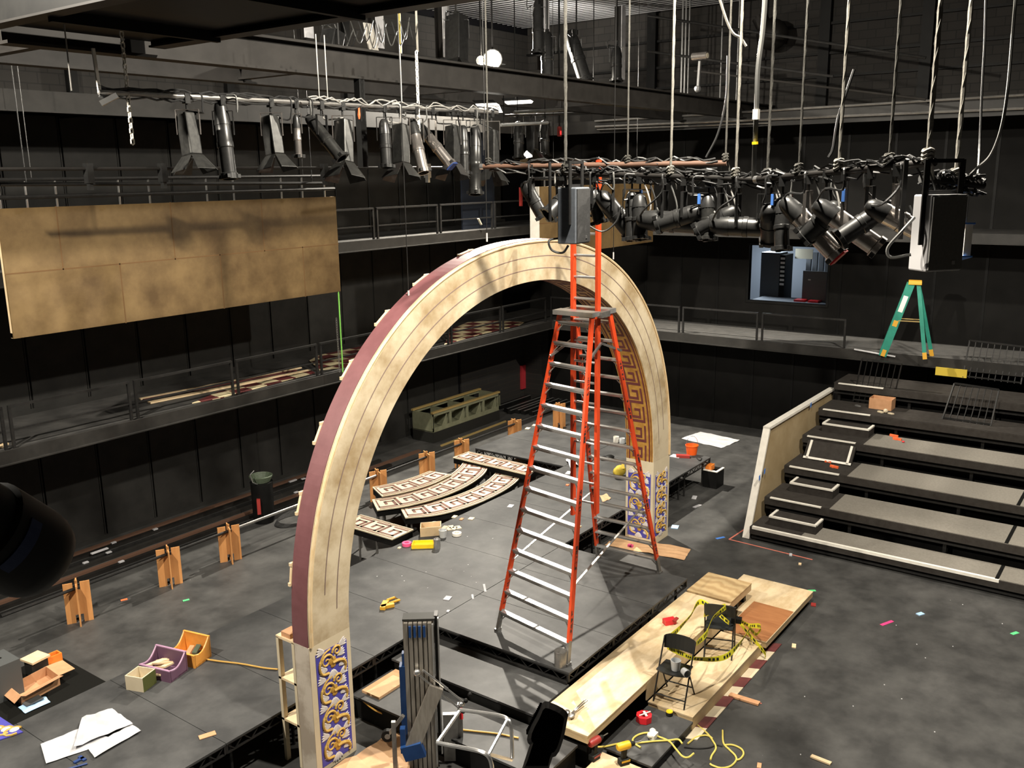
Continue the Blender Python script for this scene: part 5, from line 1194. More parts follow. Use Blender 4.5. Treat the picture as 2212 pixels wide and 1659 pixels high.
# ================================================================== THINGS ON THE LOWER LEFT GALLERY
def plank(px0, py0, px1, py1, w, label, z=G1+.02, mt='pale_wood', th=.03):
    a, b = atz(px0, py0, z), atz(px1, py1, z); m = MB().bar((a.x, a.y, z), (b.x, b.y, z), w, th); solo(m, 'pale_board', mt, label, 'board')
plank(302, 862, 650, 794, .07, 'narrowest pale board on the left gallery, nearest the wall'); plank(322, 870, 668, 800, .12, 'long pale board in the middle of the boards on the left gallery', G1+.02); plank(310, 864, 640, 800, .06, 'dark red edged board between the pale ones on the left gallery', G1+.01, 'key_burgundy')
def floor_panel(pts, label, mt='checker', z=G1+.01):
    P = [atz(x, y, z) for x, y in pts]; m = MB().prism([V((p.x, p.y, z)) for p in P], (0, 0, .015)); solo(m, 'checker_panel', mt, label, 'painted panel')
floor_panel([(415, 872), (470, 848), (560, 826), (670, 800), (680, 806), (560, 838), (480, 860)], 'slim curved cream and red panel at the edge of the left gallery')
floor_panel([(668, 780), (690, 768), (800, 745), (830, 752), (812, 775), (740, 795), (690, 800)], 'checkered cream and red panel on the left gallery, left of the arch')
floor_panel([(960, 745), (975, 712), (1010, 697), (1068, 693), (1132, 697), (1120, 704), (1040, 722)], 'checkered cream and red panel on the left gallery seen through the arch')
plank(0, 962, 12, 962, .2, 'pale scrap board at the left end of the lower gallery')
# ================================================================== CATWALKS AND BEAMS
def ibeam(p, q, h, w, label, mt='beam_steel', name='steel_beam', tf=.03):
    p, q = V(p), V(q); t = thing(name, label, 'steel beam', (p+q)/2)
    Zv = V((0, 0, 1)); o = Zv*(h/2)
    MB().bar(p+o, q+o, w, tf).build('top_flange', mt, t); MB().bar(p-o, q-o, w, tf).build('bottom_flange', mt, t)
    MB().bar(p, q, .02, h-tf).build('web', mt, t)
    return t
bA = aty(405, 67, 9.3); zA = 8.72
ibeam((4.6, 9.3, zA-.17), (24.2, 9.3, zA-.17), .36, .22, 'long dark steel beam crossing below the bright work lamp', 'beam_grey')
ibeam((4.6, 10.9, zA-.17), (24.2, 10.9, zA-.17), .34, .2, 'second dark steel beam behind the one below the bright lamp')
for x, l in ((5.2, 'short cross beam at the near end of the catwalk'), (8.6, 'short cross beam above the barn-door lights'), (12.2, 'short cross beam above the middle of the light bar'), (16.5, 'short cross beam above the glowing tubes')): ibeam((x, 9.3, zA-.18), (x, 10.9, zA-.18), .22, .12, l)
# big near catwalk, seen from below
t = thing('catwalk', 'wide black catwalk running overhead at the upper left', 'catwalk', (5.2, 3, 8.5))
MB().bx(4.4, -4, 8.50, 6.1, 9.1, 8.55).build('deck', 'edge_black', t)
for a, b in ((4.32, 4.40), (6.05, 6.15)): MB().bx(a, -4, 8.46, b, 9.1, 8.80).build('edge_channel', 'edge_black', t); MB().bx(a-.03, -4, 8.44, b+.06, 9.1, 8.46).build('flange', 'beam_steel', t)
for y in (-2, 0, 2, 4, 6, 8): MB().bx(4.4, y, 8.40, 6.1, y+.06, 8.50).build('joist', 'edge_black', t)
# upper catwalk columns with bright faces, and the lamp
def column(px, py_bot, y, label, w=.10, top=11.3):
    p = aty(px, py_bot, y); t = thing('steel_column', label, 'column', (p.x, y, p.z))
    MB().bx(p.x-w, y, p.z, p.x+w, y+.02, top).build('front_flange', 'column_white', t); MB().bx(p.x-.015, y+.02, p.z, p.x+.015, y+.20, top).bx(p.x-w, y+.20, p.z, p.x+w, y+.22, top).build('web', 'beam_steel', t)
column(669, 82, 12.6, 'pale lit steel column at the left of the upper catwalk'); column(823, 104, 12.6, 'pale lit steel column beside the hanging cloth on the upper catwalk'); column(966, 124, 12.6, 'pale lit steel column under the dark scoop light'); column(1182, 150, 12.6, 'pale lit steel column right of the bright work lamp'); column(1346, 172, 12.6, 'pale lit steel column behind the fifth rope')
for i, (x, yb) in enumerate(((1471, 190), (1478, 190), (1486, 190), (1556, 195), (1591, 200))):
    p = atx(x, yb, 22.6); solo(MB().cyl((22.6, p.y, G3), (22.6, p.y, 12.98), .022, n=6), 'conduit', 'bare_metal', 'thin shiny vertical pipe rising behind the ropes at upper right', 'pipe', 'vertical pipes at upper right')
m = MB()
def wl(name, label, loc, aim, r=.13, vis=True):
    t = thing(name, label, 'work light', loc); c = V(loc); d = (V(aim)-c).normalized(); x, y, z, L = frame_from(c, c+d)
    MB().lathe(c-d*.18, d, [(0, r*.5), (.06, r*.9), (.20, r*1.2), (.21, r*1.1), (.10, r*.7)], 14).build('reflector', 'fixture_black', t, smooth=True)
    MB().ball(c+d*.0, r*.62, r*.62, r*1.05).build('lamp', 'bulb', t, smooth=True)
    MB().bar(c-d*.1, V((c.x-d.x*.1, c.y-d.y*.1, 12.98)), .03, .03).build('bracket', 'black_steel', t)
    return t
lp = aty(1064, 128, 14.75); wl0 = wl('work_light', 'larger glowing work lamp above the long steel beam', lp, EYE, .21)
lp2 = aty(1039, 131, 14.75); wl('work_light', 'smaller glowing work lamp left of the brightest one', lp2, EYE, .105)
MB().cyl(aty(1066, 137, 14.8), aty(1091, 140, 14.8), .02, n=6).build('lamp_arm', 'bare_metal', wl0)
# fluorescent fittings under the upper gallery
def fluor(pts, y, label, mt='tube_glow'):
    P = [aty(*p, y) for p in pts]; t = thing('fluorescent_light', label, 'ceiling light', P[0]); MB().prism(P, (0, .06, .03)).build('diffuser', mt, t)
    MB().prism([p+V((0, .08, .05)) for p in P], (0, .05, .04)).build('housing', 'black_steel', t)
    c = (P[0]+P[2])/2; MB().cyl(c+V((0, .1, .03)), V((c.x, c.y+.1, zA-.02)), .012, n=5).build('drop_rod', 'black_steel', t)
fluor([(1033, 228), (1078, 226), (1086, 243), (1046, 244)], 10.0, 'wide glowing fluorescent fitting left of the thin tube, below the long beam')
fluor([(1096, 222), (1152, 219), (1149, 223), (1097, 226)], 10.2, 'thin glowing fluorescent tube below the long beam')
def lit_pipe(p, q, y, r, label, mt='bare_metal'):
    a, b = aty(*p, y), aty(*q, y); t = thing('pipe', label, 'pipe', a); MB().cyl(a, b, r, n=8).build('pipe', mt, t)
    for f in (.06, .94): c = a.lerp(b, f); MB().cyl(c, V((c.x, c.y, 8.7)), .008, n=5).build('drop_rod', 'edge_black', t)
def lit_pipe_x(p, q, x, r, label, mt='dull_metal', name='pipe'):
    a, b = atx(*p, x), atx(*q, x); solo(MB().cyl(a, b, r, n=8), name, mt, label, 'pipe')
lit_pipe((1111, 243), (1220, 236), 10.0, .03, 'shiny upper pipe below the glowing tubes'); lit_pipe((1082, 270), (1183, 265), 10.0, .028, 'pale shiny lower pipe above the dark hanging lights')
lit_pipe_x((1285, 262), (2212, 205), GX-.1, .03, 'long thin pale pipe along the far right upper gallery'); lit_pipe_x((1286, 274), (2212, 234), GX-.12, .035, 'second long pipe along the far right upper gallery, the lower one'); lit_pipe_x((1290, 280), (1660, 266), GX-.14, .02, 'thin third pipe below the two long right gallery pipes')
lit_pipe_x((1400, 34), (2000, 125), 21.0, .03, 'dark sloping pipe high at the upper right behind the ropes', 'black_steel'); lit_pipe_x((1400, 111), (1800, 165), 21.0, .03, 'dark sloping pipe in the middle of the upper right catwalk', 'black_steel'); lit_pipe_x((1500, 153), (2000, 215), 21.0, .025, 'dark lower sloping pipe of the upper right catwalk', 'beam_grey')
# upper right: ducts, blocks and pale wall bays
def bay(pts, x, label, mt, name='wall_bay'):
    P = [atx(*p, x) for p in pts]; solo(MB().prism(P, (.06, 0, 0)), name, mt, label, 'wall panel')
p = atx(1668, 75, 23.75); solo(MB().ball(p, .3, .42, .38, 12, 8).cyl(p+V((0, .1, 0)), p+V((0, .35, .45)), .2, n=12), 'duct_elbow', 'beam_grey', 'rounded grey duct elbow high on the far right wall', 'duct', smooth=True)
t = thing('projector', 'shiny cylindrical lamp standing on the upper right catwalk', 'stage light', atx(1510, 122, 20))
a, b = atx(1496, 123, 20), atx(1528, 120, 20); MB().cyl(a, b, .085, n=14).build('barrel', 'fixture_silver', t, smooth=True); MB().cyl(b, b+(b-a).normalized()*.01, .06, n=14).build('lens', 'beige', t)
MB().bar(atx(1512, 132, 20), atx(1508, 190, 20), .07, .05).ball(atx(1507, 192, 20), .08).build('stand', 'bare_metal', t)

# ================================================================== STAGE LIGHTS
def clampbits(t, c, body, drop):
    m = MB().bx(c.x-.03, c.y-.03, c.z-.05, c.x+.03, c.y+.03, c.z+.05).cyl(c-V((0, 0, .05)), c-V((0, 0, .12)), .012, n=6)
    m.build('clamp', 'fixture_black', t)
def light_body(t, c, aim, L, r, kind):
    """c: pivot of the body"""
    x, y, z, _ = frame_from(c, c+aim); b0 = c-aim*L*.42
    mt = {'silver': 'fixture_silver', 'grey': 'fixture_grey'}.get(kind, 'fixture_black')
    if kind in ('silver', 'black', 'grey'):
        MB().lathe(b0, aim, [(0, r*.40), (.02, r*.68), (L*.09, r*.88), (L*.26, r*1.04), (L*.30, r*1.06)], 14).build('lamp_housing', 'fixture_black', t, smooth=True)
        s0 = b0+aim*L*.30
        MB().lathe(s0, aim, [(0, r*1.0), (L*.20, r*1.0), (L*.21, r*1.08), (L*.27, r*1.08), (L*.28, r*.98), (L*.58, r*.98), (L*.59, r*1.14), (L*.66, r*1.15), (L*.66, r*.9), (L*.50, r*.85)], 16).build('lens_barrel', mt, t, smooth=True)
        f = b0+aim*L*.93; m = MB()
        for i in range(4):
            a = PI/4+i*PI/2; e = x*math.cos(a)+y*math.sin(a); MB().obox(f+e*r*1.15, x*.02, y*.02, aim*.02).build('colour_frame_clip', 'fixture_black', t)
    
    else:                                               # box-bodied flood with barn doors
        MB().obox(c, x*r*1.0, y*r*.8, aim*L*.36).build('lamp_housing', 'fixture_grey' if kind == 'flood' else 'fixture_black', t, bevel=.015)
        e = c+aim*L*.36; 
        for sx_, sy in ((1, 0), (-1, 0), (0, 1), (0, -1)):
            o = x*sx_*r+y*sy*r*.8; w = (y*r*.8 if sx_ else x*r); out = (x*sx_+y*sy)*L*.20+aim*L*.26
            MB().slab([e+o-w, e+o+w], [e+o-w*1.5+out, e+o+w*1.5+out], aim*.006).build('barn_door', 'fixture_grey', t)
def stage_light(c, aim, L, r, kind, label, drop=.30, group=None, gel=None, tag_blue=False, name=None):
    c = V(c); nm = name or ('flood_light' if kind in ('flood', 'floodblack') else 'ellipsoidal_spotlight')
    t = thing(nm, label, 'stage light', c, 0, group)
    piv = c-V((0, 0, drop)); clampbits(t, c, piv, drop)
    side = aim.cross(V((0, 0, 1))); side = side.normalized() if side.length > .2 else V((cR.x, cR.y, 0)).normalized()
    w = r*1.35; top = c-V((0, 0, .11))
    mm = MB().bar(top-side*w, top+side*w, .028, .008).bar(top-side*w, piv-side*w, .028, .008, up=side).bar(top+side*w, piv+side*w, .028, .008, up=side)
    mm.build('yoke', 'fixture_silver' if kind in ('silver', 'flood') else 'fixture_black', t)
    light_body(t, piv, aim, L, r, kind)
    if gel: MB().obox(piv+aim*L*.55+side*0, side*r*.9, aim.cross(side).normalized()*r*.9, aim*.008).build('gel_frame', gel, t)
    if tag_blue: MB().obox(top-V((0, 0, .06))+side*w-cF*.01, V((.012, 0, 0)), V((0, .012, 0)), V((0, 0, .05))).build('blue_tape', 'blue_tape', t)
    # tail cable looping up to the pipe
    b = piv-aim*L*.40; k = c+side*random.uniform(.14, .24); P = smoothpath([b, b.lerp(k, .4)+V((0, 0, random.uniform(-.12, .05)))+side*.10, k+V((0, 0, -.12)), k+V((0, 0, .04)), k-side*.1+V((0, 0, .05))], 4)
    MB().tube(P, .010, 5).build('tail_cable', random.choice(['black_cord', 'black_cord', 'grey_cord', 'white_cord']), t)
    return t
# --- left light bar
LY = 8.6; lb0, lb1 = aty(213, 199, LY), aty(1075, 243, LY); LZ = (lb0.z+lb1.z)/2
lbz = lambda x: lb0.z+(lb1.z-lb0.z)*(x-lb0.x)/(lb1.x-lb0.x)
t = thing('light_bar', 'long pipe carrying the row of hanging lights at the upper left', 'light bar', (lb0.x, LY, lb0.z))
MB().cyl(lb0, lb1, .026, n=8).build('pipe', 'dull_metal', t, smooth=True)
mm = MB()
for i in range(5):
    P = [V((lb0.x+(lb1.x-lb0.x)*j/40, LY+random.uniform(-.03, .03), lbz(lb0.x+(lb1.x-lb0.x)*j/40)+random.uniform(.01, .07)-.07*(i > 2))) for j in range(41)]; mm.tube(smoothpath(P, 2), .010, 4)
mm.build('cable_bundle', 'black_cord', t)
mm = MB()
for i in range(2):
    P = [V((lb0.x+2.6+(lb1.x-lb0.x-2.6)*j/30, LY-.03, lbz(lb0.x+2.6+(lb1.x-lb0.x-2.6)*j/30)+random.uniform(.0, .09))) for j in range(31)]; mm.tube(smoothpath(P, 2), .008, 4)
mm.build('white_cable', 'white_cord', t)
def lbp(px): x = aty(px, 215, LY).x; return V((x, LY, lbz(x)-.02))
dn = lambda r, d, f=0: aimv(r, d, f)
LB = [(402, dn(.12, 1, .1), .66, .12, 'flood', 'leftmost barn-door flood light on the upper left bar', .36),
      (478, dn(.10, 1, .1), .95, .11, 'black', 'tallest tube-shaped light on the upper left bar', .36),
      (583, dn(.12, 1, .1), .66, .12, 'flood', 'second barn-door flood light from the left on the bar', .36),
      (637, dn(.02, 1, .2), .55, .06, 'silver', 'slim shiny light between the second flood and the tilted one', .33),
      (692, dn(.62, .78, -.1), .78, .10, 'grey', 'tilted light pointing right beside the round-topped flood', .34),
      (738, dn(.02, 1, .0), .80, .13, 'flood', 'round-topped flood light just left of the black vertical pipe', .42),
      (828, dn(.05, 1, .1), .70, .10, 'black', 'black light just right of the black vertical pipe', .40),
      (862, dn(.02, 1, .0), .78, .13, 'flood', 'boxy grey flood light with barn doors right of the black vertical pipe', .45),
      (897, dn(.22, .95, -.1), .88, .105, 'silver', 'shiny spotlight tilted slightly right, under the white chain', .42),
      (932, dn(.62, .78, -.1), .86, .10, 'silver', 'shiny spotlight tilted far right with a blue frame tip', .42),
      (975, dn(.0, 1, .0), .80, .12, 'flood', 'boxy grey flood light right of the two shiny tilted spots', .45),
      (999, dn(.03, 1, .1), .78, .10, 'grey', 'grey spotlight with a blue tag near the right end of the bar', .48),
      (1024, dn(.0, 1, .0), 1.15, .12, 'grey', 'longest straight grey spotlight near the right end of the bar', .60),
      (1061, dn(.0, 1, .0), .86, .12, 'flood', 'last boxy flood light at the right end of the bar', .52)]
for px, aim, L, r, k, l, d in LB: stage_light(lbp(px), aim, L*.92, r*.74, k, l, d, gel='label_blue' if 'blue frame' in l else None)
def on(a, b, px):
    f = 0; best = None
    for i in range(201):
        p = a.lerp(b, i/200); d = p-EYE; x = CX+FPX*d.dot(cR)/d.dot(cF)
        if best is None or abs(x-px) < best[0]: best = (abs(x-px), p)
    return best[1]
# far bar behind
FB = 12.3
fb0, fb1 = aty(1090, 250, FB), aty(1300, 243, FB)
t = thing('light_bar', 'short dark pipe carrying the dim lights behind the glowing tubes', 'light bar', fb0); MB().cyl(fb0, fb1, .03, n=8).build('pipe', 'black_steel', t)
for f in (.1, .9): p = fb0.lerp(fb1, f); MB().cyl(p, V((p.x, p.y, 12.98)), .012, n=5).build('drop_rod', 'edge_black', t)
for px, l, k in ((1120, 'dim dark spotlight hanging left of three behind the glowing tubes', 'black'), (1150, 'dim dark flood with open barn doors behind the glowing tubes', 'floodblack'), (1176, 'dim dark spotlight at the right of the three behind the glowing tubes', 'black')):
    stage_light(on(fb0, fb1, px)-V((0, 0, .03)), dn(.02, 1), .85, .11, k, l, .45)
p = aty(1211, 285, FB); t = thing('exit_light', 'small red indicator lamp in the dark beside the rope', 'indicator light', p); MB().bx(p.x-.05, FB, p.z-.10, p.x+.05, FB+.06, p.z+.12).build('housing', 'red_dark', t); MB().bx(p.x-.015, FB+.02, p.z+.12, p.x+.015, FB+.05, 12.98).build('drop_rod', 'edge_black', t); MB().bx(p.x-.02, FB-.01, p.z-.06, p.x+.02, FB, p.z+.02).build('red_glow', 'led_red', t)
# --- right pipe grid, hung on ropes
PA0, PA1 = atd(1210, 373, 10.6), atd(1665, 389, 9.3); PB0, PB1 = atd(1632, 388, 9.25), atd(2020, 350, 8.0); PC0, PC1 = atd(1038, 360, 11.7), atd(1570, 352, 10.9); PD0, PD1 = atd(1990, 385, 8.3), atd(2125, 400, 8.6)
def pipe(a, b, label, mt='dull_metal', wraps=6, r=.033):
    t = thing('grid_pipe', label, 'pipe', a); MB().cyl(a, b, r, n=10).build('pipe', mt, t, smooth=True)
    d = (b-a).normalized(); mm = MB()
    for i in range(wraps):
        P = [a.lerp(b, j/26)+V((random.uniform(-.04, .04), random.uniform(-.04, .04), random.uniform(.0, .085) if i < wraps*.6 else random.uniform(-.10, -.02))) for j in range(1, 26)]
        mm.tube(smoothpath(P, 2), .010, 4)
    if wraps: mm.build('cable_bundle', 'black_cord', t)
    x, y, z, L = frame_from(a, b); MB().lathe(a, d, [(-.004, r+.004), (.04, r+.004)], 10).build('pipe_end', 'bare_metal', t)
    return t
pipe(PA0, PA1, 'front left pipe of the rope-hung light grid', 'beam_steel', 6); pipe(PB0, PB1, 'front right pipe of the rope-hung light grid, rising to the right', 'beam_steel', 4); pipe(PC0, PC1, 'rear pipe of the rope-hung light grid', 'rust', 5); pipe(PD0, PD1, 'cable-wrapped pipe end holding the right speaker', 'beam_steel', 8)
RL = [(PC0, PC1, 1148, dn(.50, .86, .1), .62, .10, 'black', 'black spotlight hanging left of the left speaker', .34, None),
      (PA0, PA1, 1216, dn(-.55, .6, -.2), .60, .11, 'black', 'dark spotlight mostly hidden behind the left speaker', .26, None),
      (PA0, PA1, 1286, dn(.25, .95, .1), .50, .085, 'grey', 'grey spotlight just right of the left speaker, above the ladder top', .28, None),
      (PA0, PA1, 1325, dn(.62, .72, .1), .70, .12, 'black', 'black spotlight tilted right in front of the short tan flat', .34, None),
      (PA0, PA1, 1366, dn(.0, 1, .05), .66, .085, 'black', 'upright black spotlight with a white label, in front of the short tan flat', .36, 'b'),
      (PA0, PA1, 1384, dn(.02, 1, .0), .62, .10, 'black', 'second upright black spotlight, touching the white-labelled one', .36, None),
      (PA0, PA1, 1436, dn(.94, .12, -.3), .84, .13, 'black', 'level black spotlight with a wide open barrel facing right', .42, None),
      (PA0, PA1, 1480, dn(-.8, .2, .35), .66, .11, 'black', 'black spotlight facing away behind the wide open barrel', .36, None),
      (PA0, PA1, 1531, dn(.0, 1, .0), .58, .085, 'grey', 'upright grey spotlight with a white label in the middle of the grid', .32, 'b'),
      (PA0, PA1, 1560, dn(-.7, .35, .4), .60, .10, 'black', 'dark spotlight facing away right of the grey upright one', .36, None),
      (PA0, PA1, 1596, dn(.93, .10, -.35), .80, .115, 'black', 'second level black spotlight facing right, left of the thick grey cable', .42, None),
      (PB0, PB1, 1668, dn(.2, .6, .7), .55, .11, 'black', 'dark spotlight in shadow right of the thick grey cable', .36, None),
      (PB0, PB1, 1692, dn(.02, 1, .0), .62, .085, 'black', 'upright black spotlight with blue tape right of the thick grey cable', .36, 'b'),
      (PB0, PB1, 1748, dn(.62, .74, -.2), .92, .11, 'silver', 'large shiny spotlight with a red frame tip', .40, 'r'),
      (PB0, PB1, 1786, dn(-.5, .5, .5), .55, .11, 'black', 'dark spotlight between the two large shiny ones', .36, None),
      (PB0, PB1, 1828, dn(.76, .62, -.2), .86, .11, 'silver', 'large shiny spotlight second from the right speaker side', .40, 'b'),
      (PB0, PB1, 1884, dn(-.72, .50, .2), .66, .10, 'black', 'dark spotlight pointing left between the shiny ones', .38, None),
      (PB0, PB1, 1940, dn(.86, .48, -.1), .72, .10, 'silver', 'shiny spotlight closest to the right speaker', .38, None)]
for a, b, px, aim, L, r, k, l, d, ex in RL:
    stage_light(on(a, b, px)-V((0, 0, .035)), aim, L*.82, r*.82, k, l, d, gel='red_plastic' if ex == 'r' else None, tag_blue=ex == 'b')
mm = MB()
for i in range(16):
    a, b = (PA0, PA1) if i < 9 else (PB0, PB1); c = a.lerp(b, random.uniform(.08, .95))-V((0, 0, .02)); s = (b-a).normalized()
    solo(MB().tube(smoothpath([c+V((0, 0, .05)), c+s*.10+V((0, 0, -.10)), c+s*.16+V((0, 0, -.32)), c+s*.02+V((0, 0, -.44)), c-s*.08+V((0, 0, -.30))], 5), .008, 5), 'cable_loop', 'white_cord' if i % 3 == 0 else ('grey_cord' if i % 3 == 1 else 'black_cord'), 'thin cable loop dangling from the rope-hung light grid', 'cable', 'cable loops on the light grid')
# --- speakers
def speaker(front_c, rz, w, dpt, h, label, m_side, m_front, straps=True):
    t = thing('loudspeaker', label, 'speaker', front_c, rz)
    MB().bx(-w/2, 0, 0, w/2, dpt, h).build('cabinet', m_side, t, world=False, bevel=.012)
    MB().bx(-w/2+.012, -.012, .015, w/2-.012, 0, h-.015).build('grille', m_front, t, world=False)
    MB().bx(w/2-.11, -.016, .05, w/2-.08, -.012, .08).build('badge', 'bare_metal', t, world=False)
    MB().bx(-w/2+.02, .10, h, w/2-.02, .14, h+.03).bar((-w/2-.012, .06, h*.35), (-w/2-.012, .06, h+.26), .012, .05, up=(1, 0, 0)).bar((-w/2-.012, .30, h*.40), (-w/2-.012, .30, h+.26), .012, .04, up=(1, 0, 0)).bar((w/2+.012, .10, h*.6), (w/2+.012, .10, h+.26), .012, .05, up=(1, 0, 0)).bar((-w/2, .1, h+.25), (w/2, .1, h+.25), .05, .03).build('hanging_bracket', 'black_steel', t, world=False)
    return t
# left speaker: grey side faces us on the left, grille on the right
s0 = atd(1259, 526, 9.7); speaker(s0, math.radians(36.3-90+56), .29, .22, .57, 'grey-sided loudspeaker hanging in front of the orange ladder', 'speaker_grey', 'grille')
s1 = atd(2038, 586, 7.9); speaker(s1, math.radians(36.3-90-22+38), .33, .20, .58, 'large dark loudspeaker hanging at the right, behind the ropes', 'speaker_light', 'speaker_dark')
p = atd(2081, 522, 8.6); m = MB().obox(p, cR*.035, V((0, 0, 1))*.15, cF*.06)
t = thing('speaker_side_box', 'narrow pale box with blue ends beside the right loudspeaker', 'box', p); MB().obox(p, cR*.03, V((0, 0, 1))*.13, cF*.08).build('body', 'white_edge', t); MB().obox(p+V((0, 0, .135)), cR*.045, V((0, 0, 1))*.006, cF*.09).obox(p-V((0, 0, .135)), cR*.045, V((0, 0, 1))*.006, cF*.09).build('blue_ends', 'blue_tape', t)
MB().bar(p+V((0, 0, .13)), p+V((0, 0, .55)), .02, .02).build('hanging_strap', 'black_steel', t)
solo(MB().tube(smoothpath([atd(1206, 515, 9.8), atd(1186, 520, 9.7), atd(1192, 540, 9.7), atd(1215, 546, 9.7), atd(1228, 530, 9.7)]), .012, 6), 'speaker_cable', 'black_cord', 'black cable loop hanging below the left loudspeaker', 'cable')
solo(MB().tube(smoothpath([atd(1975, 470, 7.8), atd(1948, 500, 7.7), atd(1918, 535, 7.7), atd(1925, 556, 7.7), atd(1968, 550, 7.7)]), .012, 6), 'speaker_cable', 'grey_cord', 'grey cable loop left of the right loudspeaker', 'cable')
solo(MB().tube(smoothpath([atd(1240, 460, 9.9), atd(1262, 480, 9.9), atd(1300, 500, 9.9), atd(1330, 480, 9.9), atd(1342, 445, 9.9)]), .010, 6), 'cable_loop', 'black_cord', 'black cable loop hanging below the spotlights above the orange ladder', 'cable')
# --- ropes
def rope(att, label, r=.018, mt='rope', knot=True, ztop=12.9):
    r *= .72
    t = thing('hanging_rope', label, 'rope', att); L = ztop-att.z; n = int(L/.09); 
    MB().tube([V((0, 0, L*i/60)) for i in range(61)], r, 7).build('rope', mt, t, world=False)
    mm = MB(); k = r*1.1
    for i in range(0, 40):
        pass
    for s in range(2):
        mm.tube([V((math.cos(i*.55+s*PI)*r*.62, math.sin(i*.55+s*PI)*r*.62, .15+i*.035)) for i in range(int(min(L-.3, 4.5)/.035))], r*.55, 4)
    mm.build('twist', mt, t, world=False)
    if knot:
        kk = MB()
        for i in range(3): kk.tube([V((math.cos(a)*.036, math.sin(a)*.036, .0+.03*i+.012*math.sin(a*2))) for a in [j*PI/5 for j in range(10)]], r*.9, 5, True)
        kk.tube([V((0, 0, .02)), V((.05, -.02, -.06)), V((.07, -.03, -.16))], r*.9, 5); kk.build('knot', mt, t, world=False)
    return t
RP = [(PC0, PC1, 1055, .014, 'rope', 'leftmost rope, tied to the left end of the rear grid pipe'), (PA0, PA1, 1221, .026, 'rope', 'thick rope tied to the left end of the front grid pipe'), (PC0, PC1, 1357, .014, 'rope', 'thin rope tied to the middle of the rear grid pipe'), (PA0, PA1, 1448, .018, 'rope_light', 'rope above the wide open-barrelled spotlight'), (PC0, PC1, 1566, .015, 'rope', 'rope tied to the right end of the rear grid pipe'), (PA0, PA1, 1588, .018, 'rope_light', 'rope just right of the rear pipe end, on the front pipe'), (PA0, PA1, 1656, .018, 'rope', 'rope at the joint of the two front grid pipes'), (PB0, PB1, 1725, .015, 'rope', 'rope above the large red-tipped spotlight'), (PB0, PB1, 1811, .020, 'rope_light', 'brightest rope, just left of the second large shiny spotlight'), (PB0, PB1, 1919, .017, 'rope', 'rope above the shiny spotlight closest to the right speaker'), (PB0, PB1, 2003, .026, 'rope_light', 'thick twisted rope at the right end of the front grid pipe'), (PD0, PD1, 2063, .024, 'rope_light', 'rightmost thick twisted rope, above the right loudspeaker')]
for a, b, px, r, mt, l in RP: rope(on(a, b, px)+V((0, 0, .03)), l, r, mt)
def hang(pts, label, r=.014, mt='grey_cord', name='hanging_cable'):
    solo(MB().tube(smoothpath([atd(*p) for p in pts], 8), r, 6), name, mt, label, 'cable')
hang([(1655, -40, 9.3), (1648, 60, 9.25), (1637, 150, 9.2), (1634, 240, 9.2), (1630, 330, 9.25), (1628, 385, 9.3)], 'thick grey cable with a white connector hanging between the ropes', .024)
p0_, p1_ = atd(1634, 236, 9.2), atd(1633, 258, 9.2); solo(MB().cyl(p0_, p1_, .036, n=8), 'cable_connector', 'white_edge', 'white connector on the thick grey cable', 'connector'); p0_, p1_ = atd(1631, 306, 9.2), atd(1631, 312, 9.2); solo(MB().cyl(p0_, p1_, .03, n=8), 'tape_band', 'yellow_plastic', 'yellow tape band on the thick grey cable', 'tape mark')
hang([(2196, -30, 8.2), (2186, 90, 8.2), (2176, 200, 8.2), (2162, 280, 8.25), (2140, 335, 8.4), (2112, 362, 8.5), (2096, 378, 8.5)], 'cable curving down from the upper right corner to the pipe end', .012); hang([(2130, -30, 8.8), (2127, 90, 8.8), (2122, 180, 8.8), (2117, 300, 8.8), (2112, 380, 8.6)], 'thin dark cable left of the curving one at the upper right', .010, 'black_cord')
hang([(1552, -10, 9.6), (1570, 45, 9.6), (1584, 72, 9.6), (1600, 82, 9.6), (1612, 100, 9.6)], 'pale slack rope curving at the top right of centre', .013, 'rope_light'); hang([(1572, 120, 10.2), (1568, 215, 10.2), (1550, 290, 10.2), (1525, 340, 10.2)], 'dark slack cable behind the ropes', .012, 'black_cord')
hang([(1790, 340, 8.9), (1800, 318, 8.9), (1812, 250, 8.9), (1845, 150, 8.9)], 'dark cable with a yellow band beside the brightest rope', .014, 'black_cord')
# thin wires holding the arch and the flats
for (px, py, y), l in (((1052, 522, 8.0), 'thin steel wire lifting the top of the arch'), ((883, 648, 8.0), 'thin steel wire lifting the left shoulder of the arch'), ((1325, 560, 8.0), 'thin steel wire lifting the right shoulder of the arch')):
    a = aty(px, py, y); t = thing('lifting_wire', l, 'wire', a); MB().cyl(a, V((a.x, a.y, 12.9)), .006, n=5).build('wire', 'black_steel', t); MB().cyl(a, a+V((0, 0, .12)), .012, n=6).build('turnbuckle', 'white_edge', t)
